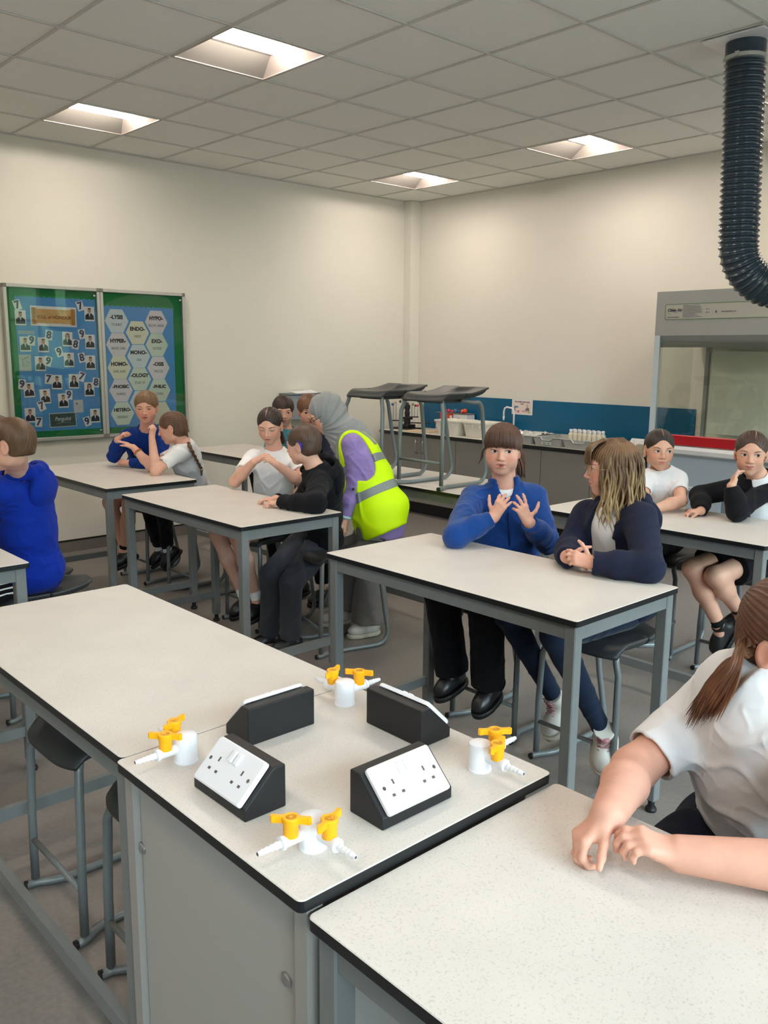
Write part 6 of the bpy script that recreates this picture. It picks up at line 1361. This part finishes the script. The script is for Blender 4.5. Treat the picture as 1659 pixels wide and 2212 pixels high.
# -- 7: royal blue hoodie, left edge
s = SP['royal']; s['sl'] = s['nk'] + TC * .14 + V(0, 0, -.05); s['sr'] = s['nk'] - TC * .14 + V(0, 0, -.05)
def ex(root, s):
    K, H = s['kl'], s['hpl']; u = nrm(K - H)
    for j in range(3):
        mb = MB(); side = nrm(np.cross(u, V(0, 0, 1))); pts = []
        for i in range(12):
            a = .15 + .85 * i / 11; c = H + (K - H) * a; r = .078 + (.060 - .078) * a + .006; ph = -.15 + j * .30; n_ = nrm(side * math.cos(ph) + V(0, 0, 1) * math.sin(ph)) ; n_ = n_ if np.dot(n_, TC) > 0 else nrm(-side * math.cos(ph) + V(0, 0, 1) * math.sin(ph)); pts.append(tuple(c + n_ * (r + .003 + .002 * math.sin(i * 2.3))))
        mb.tube(pts, .0075, 6, flat=.35); mb.build('white_stripe', M_whitec, s['legs'])
person('royal', 'person in a royal blue hoodie with short brown hair, at the left edge', 'fair', dict(name='hoodie', mat=M_royal, t=.024, fold=.008, seed=31, hood=True, drop=.015), dict(mat=M_bt, t=.012, w=1.08, hem=1.2, up=0), dict(style='short', c=(92, 68, 48), front=.056, thick=.009, fuzz=.0014, seed=12, nape=-.044), dict(), dict(flush=.4), vox=.0034, limb=1.02, w=1.04, chub=.01, shoes=dict(mats=(M_bshoe, M_bsole), L=.16), extra=ex)
person('peek', 'person at the left edge whose dark brown hair shows above the royal blue hoodie', 'warm', dict(name='jumper', mat=M_dblue, t=.014, seed=33), dict(mat=M_bt), dict(style='short', c=(62, 44, 32), front=.056, thick=.010, fuzz=.0016, seed=13), dict(), dict(), vox=.006, shoes=dict(mats=(M_bshoe, M_bsole), L=.15))

# -- 8: white polo at the back right
s = SP['polo']; HL = dict(d=dpx(s['wl'], 1388, 1106, .0), n=V(0, 0, -1), curls=[(.3, .4, .3)] * 4); HR = dict(d=dpx(s['wr'], 1405, 1108, 0), n=V(0, 0, -1), curls=[(.3, .4, .3)] * 4)
def bun(L, R, S): return [Ell(L(0, -.115, .040), R, (.032, .026, .032), .008)]
def ex(root, s):
    nd = nrm(s['nt'] - s['nk']); MB().tube([tuple(v) for v in bez([s['nk'] + s['TR'][1] * .066 - s['TR'][2] * .012, s['ch'] + s['TR'][1] * .104 + s['TR'][2] * .02, s['ch'] + s['TR'][1] * .107 - s['TR'][2] * .03], 6)], .003, 6, flat=.4).build('placket', M_whitec, s['top'])
person('polo', 'person in a white polo shirt with a centre parting, at the back right table', 'warm', dict(name='polo_shirt', mat=M_whitep, t=.010, fold=.005, seed=41, slv=.60, collar=M_whitep), dict(mat=M_bt, t=.008), dict(style='slick', c=(48, 38, 34), front=.067, thick=.006, part=None, parting=.0, seed=14, extra=bun), dict(l=HL, r=HR), dict(gaze=(-.0042, .0), smile=.1, flush=.5), vox=.0032, sleeve='short', limb=.90, w=.90, neck=.043, shoes=dict(mats=(M_bshoe, M_bsole), L=.15), extra=ex)

# -- 9: black cardigan, cheek on hand
s = SP['cardigan']; s['er'] = ik(s['sr'], s['wr'], V(1.02, -1.12, .90), .19, .19); s['er'][2] = max(s['er'][2], .89); HL = dict(d=nrm(dpx(s['wl'], 1592, 1018, .03)), n=nrm(-IL * 1.0 + V(0, 0, .1) - TC * .2), curls=[(.3, .5, .3)] * 4, spread=.5, thumb=(.3, -.3)); HR = dict(d=dpx(s['wr'], 1470, 1106, .0), n=nrm(V(0, 0, -1) - IL * .1), curls=[(.7, .8, .5)] * 4, spread=.6, thumb=(.5, .3))
def ex(root, s):
    P, TR_ = torso(s, .006, w=.96); nd = nrm(s['nt'] - s['nk']); P.append(Cap(s['nk'] + nd * .005, s['nk'] + nd * .14, .052, .07, .006, 'S')); link('polo_shirt', np_mesh('t', [sdf_part(P, .0045, folds(8, .004, 30))]), M_whitep, root)
root = person('cardigan', 'person in a black cardigan resting a cheek on one hand, at the right edge', 'warm', dict(name='cardigan', mat=M_blackc, t=.014, fold=.007, seed=45), dict(mat=M_bt, t=.010, len=.62, name='skirt', hem=1.25), dict(style='slick', c=(72, 52, 44), front=.067, thick=.006, part=None, parting=-.014, seed=15, extra=bun), dict(l=HL, r=HR), dict(gaze=(-.0035, .0), smile=1.4, flush=.5), vox=.0031, limb=.98, w=.96, bare_legs=True, neck=.045, shoes=dict(mats=(M_bshoe, M_bsole), L=.16, toel=V(-.35, .75, -.55), toer=V(-.45, .25, -.85), upl=V(-.5, 0, .8), upr=V(-.8, .2, .5), hi=.03, sock=cloth('black_sock', (24, 26, 26)), sockh=.05), extra=ex)
jk = s['top']; TR = s['TR']; P = list(s['topP']); P.append(Box(s['ch'] + TR[1] * .14 + TR[2] * .02, TR, (.042, .12, .16), .02, .010, 'S')); t = .014
for q in 'lr':
    Sh, El, Wr = s['s' + q], s['e' + q], s['w' + q]; f = .98; P += [Cap(Sh, El, (.041 + t * .7) * f, (.034 + t * .7) * f, .02), Cap(El, El * .5 + Wr * .5, (.034 + t * .7) * f, (.030 + t * .7) * f, .02), Cap(El * .5 + Wr * .5, El * .06 + Wr * .94, (.030 + t * .7) * f, (.024 + t * .5) * f, .02, flat=True)]
old = jk.data; jk.data = np_mesh('cardigan', [sdf_part(P, .0042, folds(45, .007, 30))]); jk.data.materials.append(M_blackc); bpy.data.meshes.remove(old)

# -- 10: nearest child, white polo, ponytail
s = SP['near']; HR = dict(d=dpx(s['wr'], 1268, 1802, -.01), n=nrm(V(0, -.25, -1)), curls=[(.70, .95, .6), (.75, 1.0, .6), (.8, 1.0, .6), (.85, 1.0, .6)], spread=.8, thumb=(.55, .25), vox=.0019, fat=1.08)
HL = dict(d=dpx(s['wl'], 1400, 1822, .0), n=nrm(V(-.1, .45, -.8)), curls=[(.45, .75, .5), (.5, .85, .5), (.55, .95, .6), (.5, 1.0, .6)], spread=.9, thumb=(.4, .5), vox=.0019, fat=1.08)
def ex(root, s):
    L = Lf(s); hm = s['hairM']; random.seed(9); mb = MB(); SD = lambda u, v, o: surfdep(s['topP'], u, v, 1.15, o)
    P0 = atd(1612, 1398, dep(s['hd']) - .01); 
    for k in range(230):
        a, b = random.uniform(-1, 1), random.uniform(-1, 1); e = random.random()
        q0 = P0 + V(.010 * a, .010 * b, .014 * b); TP_ = s['topP']; Z0 = 1.1; q1 = SD(1586 + 16 * a, 1430 + 12 * b - 8 * a, .034 + .014 * b); q2 = SD(1556 + 30 * a, 1482 + 10 * b, .018 + .010 * b); q3 = SD(1516 + 36 * a + 4 * b, 1530 + 34 * e + 8 * b - 10 * a, .013 + .006 * b)
        pts = bez([q0, q1, q2, q3], 12); mb.tube([tuple(v) for v in pts], [.0024 + .0012 * math.sin(PI * i / 12) if i < 9 else .0028 * max(.1, (12 - i) / 4) for i in range(13)], 5, flat=.6)
    for k in range(46):       # hair swept from the crown to the tie, and low at the nape
        a = k / 45; q0 = L(-.075 + .05 * math.sin(a * 3), .03 - .10 * a, .03 + .09 * math.sin(a * PI * .9)); mb.tube([tuple(v) for v in bez([q0, np.array(q0) * .4 + P0 * .6 + s['R'][1] * -.012, P0], 8)], .0035, 5, flat=.5)
    for k in range(0):
        a, b = random.uniform(-1, 1), random.uniform(-1, 1); mb.tube([tuple(v) for v in bez([SD(1645 + 8 * a, 1436, .03), SD(1628 + 14 * a, 1455 + 6 * b, .025), SD(1600 + 16 * a, 1470 + 4 * b, .02), SD(1560 + 16 * a, 1480 + 5 * b, .014)], 8)], [.004] * 7 + [.003, .001], 5, flat=.6)
    me = mb.mesh(); c = me.color_attributes.new('tint', 'FLOAT_COLOR', 'POINT'); v = np.array([q.co for q in me.vertices]); cc = strand_tint((112, 72, 48), .45, 240)(v); c.data.foreach_set('color', np.concatenate([cc, np.ones((len(cc), 1))], 1).astype(np.float32).ravel()); link('ponytail', me, hm, s['hair_ob'], smooth=True)
person('near', 'nearest person, in a white polo shirt with a brown ponytail, forearms on the table', 'pink', dict(name='polo_shirt', mat=M_whitep, t=.012, fold=.005, seed=52, slv=.80, vox=.0034, ff=26), dict(mat=cloth('navy_school_trousers', (20, 24, 38)), t=.022, w=1.15, hem=1.3, fold=.014), dict(style='slick', c=(96, 62, 44), front=.060, thick=.008, part=None, seed=17, nape=-.06), dict(l=HL, r=HR), dict(), vox=.0026, sleeve='short', limb=1.16, w=1.08, chub=.01, hs=.86, showface=True, shoes=dict(mats=(M_bshoe, M_bsole), L=.16), extra=ex)

# -- 11: adult in hi-vis vest and grey headscarf
s = SP['vest']; s['sl'] = s['nk'] + TC * .165 + V(.02, -.02, -.03); s['sr'] = s['nk'] - TC * .15 + V(0, 0, -.03); D_ = np.linalg.norm(s['wl'] - s['sl']); s['el'] = ik(s['sl'], s['wl'], V(.14, .34, .9), D_ * .515, D_ * .50); s['er'] = ik(s['sr'], s['wr'], V(.3, .9, .8), .28, .25)
M_scarf = cloth('grey_jersey_scarf', (140, 142, 142), .8, .3, (300, .25, .001)); M_hv = MT('neon_yellow_vest', (214, 255, 10), .55, spec=.2, bump=(600, .2, .001)); M_band = MT('grey_reflective_tape', (134, 140, 138), .4, spec=.5); M_lil = cloth('lilac_knit', (150, 128, 184)); M_gt = cloth('grey_marl_trousers', (116, 112, 108), .9, .2, (400, .4, .001))
def ex(root, s):
    L = Lf(s); R = s['R']; S = s['hs']; TR = s['TR']; nk = s['nk']; E = lambda x, y, z, a, b, c, k=.02, op='U': Ell(L(x, y, z), R, (a * S, b * S, c * S), k * S, op)
    P = [E(0, -.020, .030, .084, .102, .090), E(0, -.035, -.03, .080, .082, .075, .04), Cap(L(0, -.01, -.05), nk + TR[2] * .01, .080, .082, .04), E(0, .112, -.028, .058, .080, .082, .010, 'S'), Cap(L(0, .01, -.085), nk + TR[1] * .055 - TR[2] * .03, .055, .060, .03), Cap(nk + TR[1] * .06 - TR[2] * .02, nk + TR[1] * .085 - TR[2] * .15, .050, .022, .03), Cap(nk - TR[1] * .05, nk - TR[1] * .075 - TR[2] * .04, .07, .05, .04)]
    def disp(Pn):
        q = ((Pn - L(0, .09, -.06)) @ R.T); th = np.arctan2(q[:, 2], -q[:, 1] + .001); rr = np.linalg.norm(q, axis=1); n = vnoise(Pn, 14, 3); return .0030 * np.sin(th * 17 + 3.0 * n + rr * 10) + .0014 * np.sin(th * 38 + 5 * n)
    link('headscarf', np_mesh('scarf', [sdf_part(P, .0036, disp)]), M_scarf, root); glasses(root, s, MT('dark_frames', (24, 22, 26), .3), .024, .018, True)
    # vest shell over the tunic
    P, TR_ = torso(s, .026, w=1.0, d=1.16, drop=.05, chub=.025); up = TR[2]
    P += [Cap(s['pv'] + up * .02 + TR[1] * .01, s['pv'] - up * .16 + TR[1] * .045, .128, .142, .06, sq=(tuple(TR[0]), 1.15))]
    cutp = [Cap(s['s' + q] + (s['s' + q] - nk) * .25 + up * .05, s['s' + q] + (s['s' + q] - nk) * .10 - up * .14, .088, .078, .012, 'S') for q in 'lr'] + [Cap(nk + up * .01, nk + nrm(s['nt'] - nk) * .16, .085, .09, .01, 'S'), Cap(nk + TR[1] * .07 + up * .02, nk + TR[1] * .17 - up * .12, .055, .03, .01, 'S'), Box(s['pv'] - up * .330, TR, (.4, .4, .13), .002, .01, 'S')]
    fd = folds(61, .007, 20); vo = link('hi_vis_vest', np_mesh('v', [sdf_part(P + cutp, .0045, fd)]), M_hv, root)
    def infl(P, e):
        out = []
        for p in P:
            if isinstance(p, Ell): out.append(Ell(p.c, p.R, p.r + e, p.k))
            else: out.append(Cap(p.a, p.b, p.ra + e, p.rb + e, p.k, sq=p.sq))
        return out
    axis = nk - s['pv']; 
    for k, a in enumerate((.52, .10)):
        c = s['pv'] + axis * a; link('reflective_band', np_mesh('b', [sdf_part(infl(P, .0022) + cutp + [Box(c, TR, (.4, .4, .025), .001, .001, 'I')], .0036, fd)]), M_band, vo)
    for q in (-1, 1):
        c = nk + TR[0] * q * .085 + TR[2] * .02; link('shoulder_band', np_mesh('b', [sdf_part(infl(P, .0022) + cutp + [Box(c, TR, (.022, .4, .145), .001, .001, 'I')], .0036, fd)]), M_band, vo)
    # tunic tail below the vest
    link('tunic_hem', np_mesh('h', [sdf_part([Cap(s['pv'] - up * .08 - TR[1] * .02, s['pv'] - V(0, 0, .20) - TR[1] * .03, .13, .13, .03, flat=True, sq=(tuple(TR[0]), 1.15))], .006, folds(66, .014, 26))]), M_lil, root)
    w = s['wl']; u = nrm(s['wl'] - s['el']); link('watch_strap', np_mesh('w', [sdf_part([Ring(w - u * .012, u, .0275, .006), Ring(w - u * .018, u, .0275, .006)], .0028)]), MT('mint_strap', (176, 208, 206), .5), root)
    link('cuff_button', np_mesh('b', [sdf_part([Ell(s['el'] + TC * .052 + u * .03, frame(TC, V(0, 0, 1)), (.008, .003, .008), .001)], .0015)]), M_black, s['top'])
HL = dict(d=nrm(V(-.06, -.01, -1)), n=nrm(IL * .8 - TC * .2), curls=[(.35, .5, .3)] * 4, spread=.8, thumb=(.4, .3), hs=.95); HR = dict(d=nrm(V(-.5, .3, -.6)), n=V(0, 0, -1), curls=[.4] * 4, hs=.95)
person('vest', 'adult person in a grey headscarf and neon yellow hi-vis vest bending over the middle table', 'warm', dict(name='lilac_tunic', mat=M_lil, t=.011, fold=.005, seed=60, drop=.03), dict(mat=M_gt, t=.010, w=1.18, hem=2.2, up=.0, fold=.010), None, dict(l=HL, r=HR), dict(lid=.2, flush=.3), vox=.0036, limb=1.05, w=1.06, chub=.02, shoes=dict(mats=(M_wshoe, M_wsole), L=.20, toel=V(-.95, .25, -.02), toer=V(-.95, .25, -.02), laces=M_whitec), extra=ex)
# -- 12, 13: behind the middle table
s = SP['teal']; s['el'] = ik(s['sl'], s['wl'], V(.7, 1.5, .7), .24, .22); s['er'] = ik(s['sr'], s['wr'], V(.4, 1.9, .7), .24, .22)
for q in 'lr': s['w' + q][2] = .80
person('teal', 'person in a teal shirt with a dark fringe, behind the child in the white T-shirt', 'fair', dict(name='shirt', mat=cloth('teal_check_shirt', (72, 134, 148), noise=(60, .3)), t=.012, seed=70), dict(mat=M_bt), dict(style='short', c=(56, 40, 34), front=.036, thick=.010, fuzz=.0014, seed=18), dict(), dict(mouth=.8, lid=.5, flush=.5), vox=.0042, shoes=dict(mats=(M_bshoe, M_bsole), L=.15))
d0 = atd(668, 888, 5.78) - SP['teal']['hd']; SP['hidden'] = {k: (v + d0 if isinstance(v, np.ndarray) and k not in ('hf', 'hu', 'R', 'TR') else v) for k, v in SP['teal'].items() if k not in ('pr', 'handp', 'hair_ob', 'top', 'topP', 'legs', 'hairM')}
for q in 'lr': SP['hidden']['w' + q] = SP['hidden']['w' + q] - V(0, 0, .12); SP['hidden']['a' + q] = SP['teal']['a' + q] + d0 * V(1, 1, 0)
person('hidden', 'person almost hidden behind the grey headscarf, only brown hair showing', 'fair', dict(name='shirt', mat=M_navy_c, t=.008, seed=71), dict(mat=M_bt), dict(style='short', c=(104, 70, 50), front=.040, thick=.012, fuzz=.0014, seed=19), dict(), dict(flush=.5), vox=.006, shoes=dict(mats=(M_bshoe, M_bsole), L=.15))
